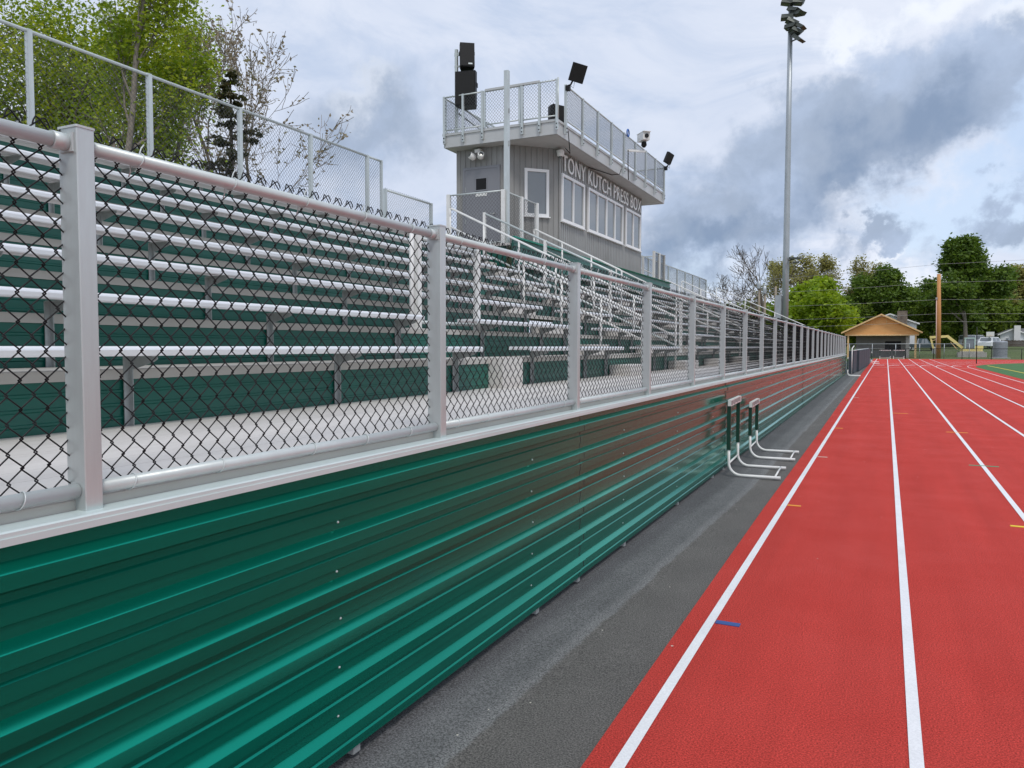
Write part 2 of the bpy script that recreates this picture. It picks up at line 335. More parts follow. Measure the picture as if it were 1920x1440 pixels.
# ---------------------------------------------------------------- mesh builder
class MB:
    def __init__(s): s.v = []; s.f = []; s.s = []
    def add(s, V, F, smooth=False):
        o = len(s.v); s.v.extend([tuple(p) for p in V])
        for f in F: s.f.append(tuple(i + o for i in f)); s.s.append(smooth)
        return s
    def box(s, x0, x1, y0, y1, z0, z1):
        if x0 > x1: x0, x1 = x1, x0
        if y0 > y1: y0, y1 = y1, y0
        V = [(x0, y0, z0), (x1, y0, z0), (x1, y1, z0), (x0, y1, z0), (x0, y0, z1), (x1, y0, z1), (x1, y1, z1), (x0, y1, z1)]
        return s.add(V, [(3, 2, 1, 0), (4, 5, 6, 7), (0, 1, 5, 4), (1, 2, 6, 5), (2, 3, 7, 6), (3, 0, 4, 7)])
    def bar(s, p, q, w, h, up=(0, 0, 1)):
        p = Vector(p); q = Vector(q); d = (q - p).normalized(); a = d.cross(Vector(up))
        if a.length < 1e-4: a = d.cross(Vector((1, 0, 0)))
        a.normalize(); b = a.cross(d).normalized()
        V = []
        for c in (p, q):
            for sx, sy in ((-1, -1), (1, -1), (1, 1), (-1, 1)): V.append(c + a * (sx * w / 2) + b * (sy * h / 2))
        return s.add(V, [(3, 2, 1, 0), (4, 5, 6, 7), (0, 1, 5, 4), (1, 2, 6, 5), (2, 3, 7, 6), (3, 0, 4, 7)])
    def tube(s, path, r, n=8, cap=True):
        P = [Vector(p) for p in path]
        rs = r if isinstance(r, (list, tuple)) else [r] * len(P)
        t0 = (P[1] - P[0]).normalized()
        u = t0.cross(Vector((0, 0, 1)))
        if u.length < 1e-3: u = t0.cross(Vector((0, 1, 0)))
        u.normalize(); V = []; F = []
        for i, p in enumerate(P):
            t = ((P[min(i + 1, len(P) - 1)] - P[max(i - 1, 0)])).normalized()
            u = (u - t * u.dot(t))
            if u.length < 1e-5: u = t.orthogonal()
            u.normalize(); w = t.cross(u)
            for k in range(n):
                a = 2 * math.pi * k / n
                V.append(p + (u * math.cos(a) + w * math.sin(a)) * rs[i])
        for i in range(len(P) - 1):
            for k in range(n):
                k2 = (k + 1) % n
                F.append((i * n + k, i * n + k2, (i + 1) * n + k2, (i + 1) * n + k))
        s.add(V, F, True)
        if cap and n > 2:
            o = len(s.v) - len(V)
            s.f.append(tuple(o + k for k in range(n))[::-1]); s.s.append(False)
            s.f.append(tuple(o + (len(P) - 1) * n + k for k in range(n))); s.s.append(False)
        return s
    def ext(s, prof, y0, y1, closed=True, smooth=False, cap=True):
        """profile of (x, z) points run along y"""
        n = len(prof)
        V = [(x, y0, z) for x, z in prof] + [(x, y1, z) for x, z in prof]
        F = [(i, (i + 1) % n, n + (i + 1) % n, n + i) for i in range(n if closed else n - 1)]
        s.add(V, F, smooth)
        if closed and cap:
            s.add([(x, y0, z) for x, z in prof], [tuple(range(n))[::-1]]); s.add([(x, y1, z) for x, z in prof], [tuple(range(n))])
        return s
    def prism(s, poly, z0, z1):
        n = len(poly)
        V = [(x, y, z0) for x, y in poly] + [(x, y, z1) for x, y in poly]
        F = [(i, (i + 1) % n, n + (i + 1) % n, n + i) for i in range(n)] + [tuple(range(n))[::-1], tuple(range(n, 2 * n))]
        return s.add(V, F)
    def lathe(s, prof, n=16, c=(0, 0)):
        V = []; F = []
        for r, z in prof:
            for k in range(n):
                a = 2 * math.pi * k / n; V.append((c[0] + r * math.cos(a), c[1] + r * math.sin(a), z))
        for i in range(len(prof) - 1):
            for k in range(n): F.append((i * n + k, i * n + (k + 1) % n, (i + 1) * n + (k + 1) % n, (i + 1) * n + k))
        s.add(V, F, True)
        s.add([(c[0] + prof[-1][0] * math.cos(2 * math.pi * k / n), c[1] + prof[-1][0] * math.sin(2 * math.pi * k / n), prof[-1][1]) for k in range(n)], [tuple(range(n))])
        return s
    def xf(s, M):
        s.v = [tuple(M @ Vector(p)) for p in s.v]; return s
    def mesh(s, name, base=(0, 0, 0)):
        me = bpy.data.meshes.new(name)
        b = base
        me.from_pydata([(x - b[0], y - b[1], z - b[2]) for x, y, z in s.v], [], s.f)
        me.polygons.foreach_set('use_smooth', s.s)
        me.update()
        return me

BASE = {}
def setp(o, label=None, cat=None, group=None, kind=None):
    if label: o['label'] = label
    if cat: o['category'] = cat
    if group: o['group'] = group
    if kind: o['kind'] = kind
    return o
IDM = Matrix.Identity(4)
def thing(name, label, cat, base, group=None, frame=IDM, rz=0.0):
    o = bpy.data.objects.new(name, None); COL.objects.link(o)
    o.empty_display_size = .2
    o.matrix_world = frame @ Matrix.Translation(base) @ Matrix.Rotation(rz, 4, 'Z')
    BASE[o] = tuple(base)
    return setp(o, label, cat, group)
def part(mb, name, m, parent, label=None, local=False, kind=None, loc=None):
    b = (0, 0, 0) if (local or parent is None) else BASE[parent]
    me = mb if isinstance(mb, bpy.types.Mesh) else mb.mesh(name, b)
    if m is not None and not me.materials: me.materials.append(m)
    o = bpy.data.objects.new(name, me); COL.objects.link(o)
    o.parent = parent
    if loc is not None: o.location = loc
    if parent is not None: BASE[o] = BASE[parent] if not local else (0, 0, 0)
    return setp(o, label, None, None, kind)
def single(mb, name, m, label, cat, base=(0, 0, 0), group=None, frame=IDM):
    me = mb.mesh(name, base); me.materials.append(m)
    o = bpy.data.objects.new(name, me); COL.objects.link(o); o.matrix_world = frame @ Matrix.Translation(base)
    return setp(o, label, cat, group)
def structure(mb, name, m):
    me = mb.mesh(name); me.materials.append(m)
    o = bpy.data.objects.new(name, me); COL.objects.link(o); o['kind'] = 'structure'; return o
def copy_tree(o, parent=None):
    c = o.copy(); COL.objects.link(c); c.parent = parent
    for ch in list(o.children): copy_tree(ch, c)
    return c

# the stand is built in its own frame: it leans a hair towards the track and drains gently away
MS = Matrix.Translation((0, 2, 0)) @ Matrix.Rotation(.003, 4, 'Z') @ Matrix.Rotation(-.003, 4, 'X') @ Matrix.Translation((0, -2, 0))

# ---------------------------------------------------------------- setting: ground, track, field
def ground():
    mb = MB()
    ys = [-60, -10, 60, 106, 112, 122, 135, 160, 260, 900]; zs = [-.05, -.05, -.05, -.05, 0.0, .45, 1.1, 1.4, 2.0, 4.0]
    xs = [-700, -120, -40, -10, 30, 120, 700]
    V = [(x, y, z) for y, z in zip(ys, zs) for x in xs]
    n = len(xs); F = [(j * n + i, j * n + i + 1, (j + 1) * n + i + 1, (j + 1) * n + i) for j in range(len(ys) - 1) for i in range(n - 1)]
    return mb.add(V, F)
structure(ground(), 'ground', M_grass)

EDGE = [(-1.00, -6), (-1.02, 1), (-1.04, 3.2), (-1.075, 8), (-1.09, 15), (-1.13, 23), (-1.22, 50), (-1.25, 97)]
def asphalt():
    mb = MB(); ys = [-6 + .25 * i for i in range(64)] + [10 + 2.5 * i for i in range(36)]
    xs = [-3.2, -1.95, -1.85, -1.75, -1.66, -1.6, -1.54, -1.5, -1.46, -1.42, -1.38, -1.3, -.6]
    r = random.Random(3); V = []
    for y in ys:
        seam = -1.60 + .026 * min(y, 9)
        for x in xs:
            z = -.016 + (.012 if x < seam - .02 else 0) + (r.uniform(-.0015, .0015)) + (.004 if abs(x - seam) < .05 else 0)
            if x < -1.72: z += (-1.72 - x) * .06
            V.append((x, y, z))
    n = len(xs)
    mb.add(V, [(j * n + i, j * n + i + 1, (j + 1) * n + i + 1, (j + 1) * n + i) for j in range(len(ys) - 1) for i in range(n - 1)], True)
    return mb
structure(asphalt(), 'asphalt_path', M_asph)
tr = MB(); poly = EDGE + [(70, 97), (70, -6)]
tr.add([(x, y, 0) for x, y in poly] + [(x, y, -.04) for x, y in poly], [tuple(range(len(poly)))[::-1]] + [(i, (i + 1) % len(poly), len(poly) + (i + 1) % len(poly), len(poly) + i) for i in range(len(poly))])
structure(tr, 'running_track', M_track)

LX = [-.905, .145, 1.215, 2.265, 3.285, 4.295, 5.295]
YC, R0 = 63.0, 30.0
def strip(mb, pts, w, z):
    V = []
    for i, p in enumerate(pts):
        a = Vector(pts[max(i - 1, 0)]); b = Vector(pts[min(i + 1, len(pts) - 1)]); d = (b - a).normalized(); n = Vector((-d.y, d.x)) * (w / 2)
        V += [(p[0] + n.x, p[1] + n.y, z), (p[0] - n.x, p[1] - n.y, z)]
    mb.add(V, [(2 * i + 1, 2 * i + 3, 2 * i + 2, 2 * i) for i in range(len(pts) - 1)])
ll = MB()
for i, x in enumerate(LX):
    strip(ll, [(x, -5), (x, 20), (x, 60), (x, 96.4 if i < 6 else 63.0)], .052, .004)
    r = R0 + LX[-1] - x; xc = LX[-1] + R0
    strip(ll, [(xc - r * math.cos(t), YC + r * math.sin(t)) for t in [R(3 * k) for k in range(0, 23)]], .052, .0045 if i < 6 else .0045)
structure(ll, 'lane_lines', M_line)
for i, x in enumerate(LX[:-1]):
    structure(MB().box(x + .25, x + .80, 66.3, 66.62, .0005, .0042), 'lane_mark', M_line); structure(MB().box(x + .06, x + .98, 60.6, 60.75, .0005, .0042), 'lane_mark', M_pale)
marks = [(M_blue, -.875, -.735, 4.575, .055), (M_orange, -.875, -.745, 8.27, .05), (M_pale, -.875, -.735, 12.05, .05), (M_orange, -.875, -.73, 16.34, .07), (M_pale, -.875, -.73, 26.0, .08),
         (M_orange, 1.05, 1.40, 16.52, .07), (M_teal, 1.05, 1.40, 12.11, .055), (M_yellow, 1.05, 1.30, 8.2, .05), (M_orange, .16, .5, 20.5, .07)]
for m, a, b, y, w in marks:
    structure(MB().box(a, b, y - w / 2, y + w / 2, .0005, .0042), 'lane_mark', m)
tf = MB(); xi = LX[-1] + .5
pl = [(xi, -6)] + [(xi, y) for y in (20, 45)] + [(xi + R0 - .5 - (R0 - .5) * math.cos(R(t)), YC + (R0 - .5) * math.sin(R(t))) for t in range(0, 91, 5)] + [(70, YC + R0 - .5), (70, -6)]
tf.add([(x, y, .006) for x, y in pl], [tuple(range(len(pl)))[::-1]])
structure(tf, 'infield_turf', M_turf)
yl = MB(); strip(yl, [(7.25, -5), (7.15, 40), (7.0, 69)], .11, .011)
structure(yl, 'field_line', M_yellow)
structure(MB().box(-30, 60, 127, 133, .62, .72), 'road', M_grav)

# ---------------------------------------------------------------- chain-link wire, woven from single zigzag wires
def chain(L_, H, W=.0685, h=.073, r=.0021, n=5, detail=True, slope=0.0, top_hook=True, lip=.0):
    mb = MB(); w = W / 2; e = .0042; nw = int(round(L_ / w)); nz = int(round(H / (h / 2)))
    for i in range(nw):
        P = []
        for j in range(nz + 1):
            side = (j + i) % 2
            y = i * w + side * w; z = j * h / 2
            out = e if side else -e
            if detail and 0 < j < nz:
                dx = .0028 * (1 if j % 2 else -1)
                k = .16
                P.append((-dx, y - (1 if side else -1) * k * w * .35 + out * .6, z - k * h * .28))
                P.append((0, y + out, z))
                P.append((dx, y - (1 if side else -1) * k * w * .35 + out * .6, z + k * h * .28))
            else:
                P.append((.002 * (1 if j % 2 else -1), y + out * .5, z))
        if top_hook:
            y, z = P[-1][1], P[-1][2]; sgn = 1 if P[-1][1] > i * w + w / 2 else -1
            P.append((.004, y + sgn * .010, z + .004)); P.append((.006, y + sgn * .017, z - .007)); P.append((.006, y + sgn * .020, z - .018))
        mb.tube([(x, y, z + slope * y) for x, y, z in P], r, n, False)
    return mb

# ---------------------------------------------------------------- front wall and front fence
XW, ZL, DY = -1.87, 1.212, 1.79
PY = [1.305 + DY * i for i in range(-1, 26)]
wall = thing('metal_wall', 'low green ribbed metal wall along the track below the chain-link fence', 'wall', (-1.85, 1.3, 0.0), frame=MS)
def panel_profile(dx):
    """(x, z) from the bottom edge up: low pan, raised flat, low pan, under-slope, rib face, bright upper shelf"""
    p, m, f = -1.856 + dx, -1.8500 + dx, -1.824 + dx
    P = [(p, .062)]
    for k in range(6):
        z = .197 + .1865 * k
        if k > 0: P += [(p, z - .1450), (m, z - .1410), (m, z - .0965), (p, z - .0895)]
        else: P += [(p, z - .114), (m, z - .110), (m, z - .0965), (p, z - .0895)]
        P += [(p, z - .068), (f, z - .053), (f, z - .015), (f - .0015, z - .0125), (p, z + .008)]
    P += [(p, 1.176)]
    return P
SEAM = [-.62, 4.87, 10.24, 15.61, 20.98, 26.35, 31.72, 37.09, 42.46, 46.2]
scr = MB().lathe([(.0055, 0), (.0055, .003), (.003, .0055)], 8).xf(Matrix.Rotation(R(90), 4, 'Y')).mesh('screw'); scr.materials.append(M_rail)
nscr = 0
for i in range(len(SEAM) - 1):
    a, b = SEAM[i], SEAM[i + 1] + (.06 if i < len(SEAM) - 2 else 0)
    o = part(MB().ext(panel_profile(.004 if i % 2 == 0 else 0), a, b, False), 'wall_panel', M_green, wall)
    sm = o.modifiers.new('thickness', 'SOLIDIFY'); sm.thickness = .0012; sm.offset = -1
    for y in PY:
        for k in range(5):
            if a - .01 < y + 1.0 < b - .05 and nscr < 95 and y < 26:
                part(scr, 'screw', None, o, local=True, loc=(-1.856 + (.0045 if i % 2 == 0 else .0005) + 1.85, y + 1.0 - 1.3 + .01 * ((k * 7) % 3 - 1), .197 + .1865 * k + .036)); nscr += 1
    jo = MB().ext([(x_ + .0012, z_) for x_, z_ in panel_profile(.004)], b - .052, b - .040, False) if i % 2 == 0 else MB().ext([(x_ + .0012, z_) for x_, z_ in panel_profile(.004)], b - .006, b + .006, False)
    part(jo, 'seam_shade_strip', M_dark, wall)  # thin black strip over the lap, painting in the dark gap between panels
part(MB().ext([(-1.91, 1.182), (-1.829, 1.182), (-1.829, ZL - .004), (-1.833, ZL), (-1.91, ZL)], -.62, 46.3), 'ledge', M_ledge, wall)
part(MB().ext([(-1.829, 1.178), (-1.8255, 1.178), (-1.8255, 1.196), (-1.829, 1.196)], -.62, 46.3), 'drip_lip', M_ledge, wall)
for y in [.6, 2.42, 4.2, 4.9, 5.95, 7.75, 9.55, 10.25, 11.4, 13.2, 15.0, 16.8, 18.6, 20.4, 23, 26, 29, 32, 35, 38]:
    part(MB().box(-1.93, -1.858, y - .022, y + .022, .028, .061), 'foot', M_galv, wall)

fence = thing('chain_link_fence', 'black chain-link fence on square aluminium posts above the green wall', 'fence', (-1.87, 1.305, ZL), frame=MS)
cw = chain(DY - .05, 1.000); cwm = cw.mesh('chain_mesh'); cwm.materials.append(M_black)
cwf = chain(DY - .05, 1.000, r=.0032, n=3, detail=False).mesh('chain_mesh'); cwf.materials.append(M_black)
def chamf(x0, x1, y0, y1, c): return [(x0 + c, y0), (x1 - c, y0), (x1, y0 + c), (x1, y1 - c), (x1 - c, y1), (x0 + c, y1), (x0, y1 - c), (x0, y0 + c)]
pm = MB().prism(chamf(-.073, 0, 0, .05, .0025), 0, .990).mesh('post'); pm.materials.append(M_alu)
capm = MB().prism(chamf(-.075, .002, -.002, .052, .003), .9902, .996).mesh('post_cap'); capm.materials.append(M_rail)
clm = MB().tube([(-.036, -.045, .952), (-.036, 0.0, .952)], .0225, 14).box(-.062, -.010, -.006, -.0005, .928, .976).mesh('rail_clamp'); clm.materials.append(M_rail)
brail = MB().tube([(-.033, .052, .052), (-.033, DY - .002, .052)], .0190, 16).mesh('bottom_rail'); brail.materials.append(M_rail)
trail = MB().tube([(-.036, .052, .952), (-.036, DY - .002, .952)], .0185, 16).mesh('top_rail'); trail.materials.append(M_rail)
def tie(z, r, up):
    pts = [(-.036 + (r + .002) * math.cos(R(a)), .012 * math.sin(R(a / 2)), z + (r + .002) * math.sin(R(a))) for a in range(-200, 141, 20)]
    tail = [(-.058, .012, z + up * .055), (-.066, .02, z + up * .07)]
    if up > 0: pts = pts + [(-.05, .02, z + .04), (-.048, .028, z + .052)]
    head = [(-.064, -.012, z - .045), (-.061, -.008, z - .03)]
    return MB().tube(head + pts, .0021, 6)
tt = tie(.952, .0185, 1).mesh('wire_tie'); tt.materials.append(M_rail)
tb = tie(.052, .0190, -1).xf(Matrix.Translation((0, 0, .0))).mesh('wire_tie'); tb.materials.append(M_rail)
for i, y in enumerate(PY):
    yo = y - 1.305
    p = part(pm, 'post', None, fence, local=True, loc=(0, yo, 0))
    if i < 8: part(capm, 'post_cap', None, p, local=True)
    if i < 8: part(clm, 'rail_clamp', None, p, local=True)
    if i < len(PY) - 1:
        part(cwm if i < 6 else cwf, 'chain_mesh', None, fence, local=True, loc=(-.064, yo + .058, .017))
        part(trail, 'top_rail', None, fence, local=True, loc=(0, yo, 0))
        part(brail, 'bottom_rail', None, fence, local=True, loc=(0, yo, 0))
        if i < 9:
            for k in range(5):
                part(tt, 'wire_tie', None, fence, local=True, loc=(0, yo + .18 + .345 * k + .03 * ((k * 3 + i) % 3), 0))
                part(tb, 'wire_tie', None, fence, local=True, loc=(.003, yo + .12 + .36 * k + .04 * ((k * 2 + i) % 3), 0))

# ---------------------------------------------------------------- the grandstand
Y0, Y1 = -4.0, 45.6
ZD, RISE, RUN = 1.24, .288, .61
N_ = lambda k: 3.44 + (k - 2) * RUN            # |x| of the nosing of tread k (k >= 2)
TZ = lambda k: ZD + (k - 1) * RISE             # height of tread k
stand = thing('grandstand', 'grandstand with rows of silver bench seats on green risers', 'grandstand', (-3.4, 2.0, 0.0), frame=MS)
dk = MB()
for i in range(8):
    x1 = -1.915 - i * .192; dk.box(x1 - .189, x1, Y0, Y1, ZD - .05, ZD)
part(dk, 'front_walkway', M_deck, stand)
part(MB().ext([(-1.918, ZD - .002), (-1.912, ZD - .002), (-1.912, ZD - .03), (-1.918, ZD - .03)], Y0, Y1), 'walkway_edge', M_tread, stand)
SPLIT = {k: ([(Y0, Y1)] if k <= 7 else [(Y0, 14.9), (28.0, Y1)]) for k in range(2, 11)}
for k in range(2, 11):
    x = -N_(k); z = TZ(k)
    for a, b in SPLIT[k]:
        t = MB().ext([(x - RUN + .03, z - .04), (x - RUN + .03, z), (x - .004, z), (x, z - .004), (x, z - .052), (x - .012, z - .052), (x - .012, z - .04)], a, b)
        part(t, 'tread', M_tread, stand)
GAP = {4: [(10.25, 11.15)], 5: [(10.25, 10.8)]}
for k in range(2, 11):
    x = -N_(k) - .014; z0 = TZ(k - 1) - .02; z1 = TZ(k) - .045
    segs = [(Y0, Y1)] if k <= 8 else [(Y0, 14.9), (28.0, Y1)]
    if k in GAP: g = GAP[k][0]; segs = [(Y0, g[0]), (g[1], Y1)]
    for a, b in segs:
        pr = [(x, z0)]
        for q in range(3):
            zz = z0 + .03 + (z1 - z0 - .06) * (q + .5) / 3
            pr += [(x, zz - .012), (x + .005, zz - .007), (x + .005, zz + .003), (x, zz + .008)]
        pr += [(x, z1), (x - .01, z1), (x - .01, z0)]
        part(MB().ext(pr, a, b), 'riser_panel', M_greenr, stand)
# seats: (row range, y from, y to)
SEATS = []
for k in range(1, 10):
    if k <= 2: seg = [(Y0, 6.06), (7.1, 10.2), (11.25, 13.4), (14.8, 19.6), (20.8, 27.9), (29.2, 36.0), (37.2, 45.2)]
    elif k <= 5: seg = [(Y0, 10.2), (11.25, 13.4), (14.8, 19.6), (20.8, 27.9), (29.2, 36.0), (37.2, 45.2)]
    elif k <= 7: seg = [(Y0, 13.4), (14.8, 16.4), (17.5, 27.9), (29.2, 36.0), (37.2, 45.2)]
    else: seg = [(Y0, 13.4), (29.2, 36.0), (37.2, 45.2)]
    for a, b in seg: SEATS.append((k, a, b))
def seat_mb(k, a, b):
    x = -(N_(k + 1) - .225); z = TZ(k) + .402
    return MB().ext([(x - .25, z - .036), (x - .25, z - .006), (x - .244, z), (x - .020, z), (x - .010, z - .003), (x - .003, z - .010), (x, z - .018), (x - .0015, z - .040), (x - .006, z - .047), (x - .012, z - .047), (x - .016, z - .020), (x - .078, z - .020), (x - .080, z - .036), (x - .086, z - .036), (x - .088, z - .020), (x - .160, z - .020), (x - .162, z - .036), (x - .168, z - .036), (x - .170, z - .020), (x - .236, z - .020), (x - .240, z - .036)], a, b)
for k, a, b in SEATS: part(seat_mb(k, a, b), 'seat_plank', M_seat, stand)
# brackets
def bracket():
    mb = MB()
    mb.box(-.004, .032, -.004, .0, 0, .352); mb.box(.0, .006, -.034, 0, 0, .352)           # angle upright on the riser
    V = [(.006, 0, .352), (.20, 0, .352), (.205, 0, .338), (.18, 0, .325), (.055, 0, .29), (.006, 0, .28)]
    n = len(V); mb.add(V + [(x, .006, z) for x, y, z in V], [tuple(range(n))[::-1], tuple(range(n, 2 * n))] + [(i, (i + 1) % n, n + (i + 1) % n, n + i) for i in range(n)])
    mb.box(.006, .205, -.030, .006, .349, .355)
    return mb
brm = bracket().mesh('seat_bracket'); brm.materials.append(M_galv)
spots = []
for k, a, b in SEATS:
    y = 2.66 - 6 * 1.65 + (.0 if k % 2 else .0)
    while y < b:
        if y > a + .05: spots.append((k, y))
        y += 1.65
    spots.append((k, b - .12))
spots.sort(key=lambda s_: math.hypot(N_(s_[0] + 1), s_[1]) if s_[1] > .0 else 999)
for k, y in spots[:100]:
    part(brm, 'seat_bracket', None, stand, local=True, loc=(-N_(k + 1) + 3.4 - .002, y - 2.0, TZ(k) + .001))
rest = MB(); bb = bracket()
for k, y in spots[100:]:
    rest.add([(vx - N_(k + 1), vy + y, vz + TZ(k) + .001) for vx, vy, vz in bb.v], bb.f)
part(rest, 'seat_bracket', M_galv, stand, kind='stuff')
# steps in the stairways
AISLES = [(10.25, 11.15, 5), (13.5, 14.6, 10), (16.5, 17.4, 7), (19.7, 20.7, 7), (28.1, 29.1, 10), (36.1, 37.1, 10)]
for a, b, top in AISLES:
    for k in range(1, top):
        x = -N_(k + 1)
        if k >= 7 and 14.7 < a < 28: continue
        part(MB().ext([(x + .002, TZ(k) + .001), (x + .30, TZ(k) + .001), (x + .30, TZ(k) + RISE / 2 - .004), (x + .296, TZ(k) + RISE / 2), (x + .002, TZ(k) + RISE / 2)], a, b), 'step', M_deck, stand)
part(MB().box(-3.95, -3.30, 6.62, 7.08, ZD + .001, ZD + RISE + .004), 'bay_step', M_deck, stand)
# green back wall in front of the press box, with its cap; platform behind it
bw = MB(); pr = [(-7.10, TZ(8) - .3)]
z = TZ(8) - .25
while z < 3.88:
    pr += [(-7.10, z), (-7.075, z + .02), (-7.075, z + .06), (-7.10, z + .08)]; z += .187
pr += [(-7.10, 3.93), (-7.13, 3.93), (-7.13, TZ(8) - .3)]
part(bw.ext(pr, 14.75, 28.0), 'back_wall_panel', M_greenr, stand)
part(MB().ext([(-7.16, 3.93), (-7.05, 3.93), (-7.045, 3.965), (-7.16, 3.975)], 14.75, 28.0), 'back_wall_cap', M_green, stand)
part(MB().box(-11.2, -7.17, 14.75, 28.0, 3.78, 3.835), 'platform', M_deck, stand)
part(MB().box(-11.2, -7.3, 14.8, 14.83, 1.0, 3.775), 'platform_side', M_greenr, stand)
part(MB().ext([(-9.4, TZ(10) - .04), (-9.4, TZ(10)), (-8.9, TZ(10)), (-8.9, TZ(10) - .04)], Y0, 14.7), 'back_walkway', M_tread, stand)

# guard panel by the bay, with posts and rails
def mesh_run(parent, p, q, z0, z1, npan, postw=.05, over=0.0, W=.075, wr=.0022, m_post=M_alu, rail=.018, base_z=None, bolts=False, zs=0.0, mw=M_wire):
    """posts, rails and woven wire from p to q (xy); zs = height change from p to q"""
    p = Vector(p); q = Vector(q); d = q - p; L_ = d.length; ang = math.atan2(d.y, d.x) - math.pi / 2
    bx, by, bz = BASE[parent]
    step = L_ / npan; sl = zs / L_
    me = chain(step - .03, z1 - z0 + .01, W, W * 1.06, wr, 3, False, sl, False).mesh('chain_mesh'); me.materials.append(mw)
    for i in range(npan + 1):
        c = p + d * (i / npan); dz = zs * i / npan
        lo = (base_z if base_z is not None else z0) + dz
        mb = MB().box(-postw / 2, postw / 2, -postw / 2, postw / 2, lo, z1 + .02 + dz).xf(Matrix.Translation((c.x, c.y, 0)) @ Matrix.Rotation(ang, 4, 'Z'))
        po = part(mb, 'post', m_post, parent)
        if bolts:
            n = Vector((d.y, -d.x)).normalized() * (postw / 2 + .002); bm_ = MB()
            for bz_ in (lo + .05, lo + .14): bm_.add([tuple(v) for v in MB().box(-.012, .012, -.012, .012, bz_ - .012, bz_ + .012).xf(Matrix.Translation((c.x + n.x, c.y + n.y, 0))).v], MB().box(0, 1, 0, 1, 0, 1).f)
            part(bm_, 'bolt', M_dark, po)
        if i < npan:
            o = part(me, 'chain_mesh', None, parent, local=True, loc=(c.x - bx, c.y - by, z0 + .02 + dz - bz)); o.rotation_euler = (0, 0, ang)
    for zz in (z0 + .02, z1):
        part(MB().tube([(p.x, p.y, zz), (q.x, q.y, zz + zs)], rail, 8), 'rail', M_rail, parent)
g = thing('guard_panel', 'short chain-link guard panel with twin white posts beside the seating bay', 'guard rail', (-4.12, 6.37, TZ(2)), frame=MS)
mesh_run(g, (-4.12, 6.40), (-4.12, 7.62), 1.86, 2.70, 1, .06, base_z=TZ(2), m_post=M_white)
part(MB().tube([(-4.12, 6.30, TZ(2)), (-4.12, 6.30, 2.70), (-4.14, 6.33, 2.73)], .024, 10), 'end_post', M_white, g)

# handrails that run up the stairs
def handrail(label, Y, xt, zt, xb, zb, npost=4, double=True, group='sloping stair handrails in the grandstand'):
    t = thing('handrail', label, 'handrail', (xb, Y, zb - .95), group, MS)
    part(MB().tube([(xt, Y, zt - .16), (xt, Y, zt - .03), (xt + .03, Y, zt), (xb - .04, Y, zb), (xb, Y, zb - .03), (xb, Y, zb - .95)], .021, 10), 'top_bar', M_white, t)
    if double:
        part(MB().tube([(xt, Y, zt - .36), (xb, Y, zb - .36)], .017, 8), 'mid_bar', M_white, t)
    for i in range(npost):
        f = i / npost; x = xt + (xb - xt) * f; z = zt + (zb - zt) * f
        k = int((-x - 3.44) / RUN + 2); tz = TZ(max(1, k)) if -x > 3.44 else ZD
        part(MB().tube([(x, Y, tz), (x, Y, z)], .021, 8), 'post', M_white, t)
    return t
handrail('long white handrail descending the stair left of the press box landing', 13.45, -7.87, 4.39, -3.30, 2.18, 6)
handrail('short white double handrail beside the lower stair in the middle rows', 11.2, -5.2, 3.02, -3.25, 2.10, 3)
handrail('white handrail sloping down in front of the press box wall', 16.5, -7.40, 4.36, -5.27, 3.34, 3)
handrail('white handrail on the stair below the press box windows', 20.2, -6.6, 3.75, -3.3, 2.15, 4)
handrail('white handrail on the stair just past the press box', 28.6, -8.7, 4.75, -3.3, 2.15, 6)
handrail('white handrail on the last stair towards the far end', 36.6, -8.7, 4.75, -3.3, 2.15, 6)
sg = thing('sloping_guard', 'chain-link guard sloping down beside the stair from the landing', 'guard rail', (-7.73, 14.66, TZ(8)), frame=MS)
mesh_run(sg, (-7.73, 14.66), (-3.5, 14.66), 3.60, 4.47, 3, .055, base_z=3.25, zs=-2.0, m_post=M_white, rail=.02)
eg = thing('end_guard', 'white guard rail sloping down the far end of the grandstand', 'guard rail', (-2.2, Y1 - .1, ZD), frame=MS)
part(MB().tube([(-8.8, Y1 - .1, 5.05), (-2.3, Y1 - .1, 2.05), (-2.2, Y1 - .1, 1.98), (-2.2, Y1 - .1, ZD)], .022, 8), 'top_bar', M_white, eg)
for dz in (.3, .6): part(MB().tube([(-8.8, Y1 - .1, 5.05 - dz), (-2.3, Y1 - .1, 2.05 - dz)], .017, 8), 'mid_bar', M_white, eg)
for f in (0, .25, .5, .75): part(MB().tube([(-8.8 + 6.5 * f, Y1 - .1, 5.05 - 3.0 * f), (-8.8 + 6.5 * f, Y1 - .1, 3.95 - 3.0 * f)], .02, 8), 'post', M_white, eg)
part(MB().box(-9.3, -3.5, Y1, Y1 + .03, 0, 1.2), 'side_panel', M_greenr, stand)

# back fence in three runs
def back_fence(label, a, b, n, z0, z1, postw=.06):
    t = thing('back_fence', label, 'fence', (-9.15, a, z0), 'galvanised fence runs behind the top row', MS)
    mesh_run(t, (-9.15, a), (-9.15, b), z0, z1, n, postw, base_z=z0 - .3, W=.07, wr=.0030, rail=.023, m_post=M_alu, mw=M_wire)
    return t
bf0 = back_fence('tall galvanised chain-link fence behind the top row, nearest run', -4.05, 12.45, 10, 3.86, 5.34)
mesh_run(bf0, (-9.15, 12.45), (-9.15, 12.92), 3.86, 5.34, 1, .045, base_z=3.56, W=.07, wr=.0030, rail=.0225)
back_fence('lower chain-link fence run joining the tall fence to the press box landing', 13.05, 14.8, 1, 3.86, 4.80)
back_fence('distant chain-link fence run past the press box', 29.0, 44.3, 9, 3.86, 5.40)

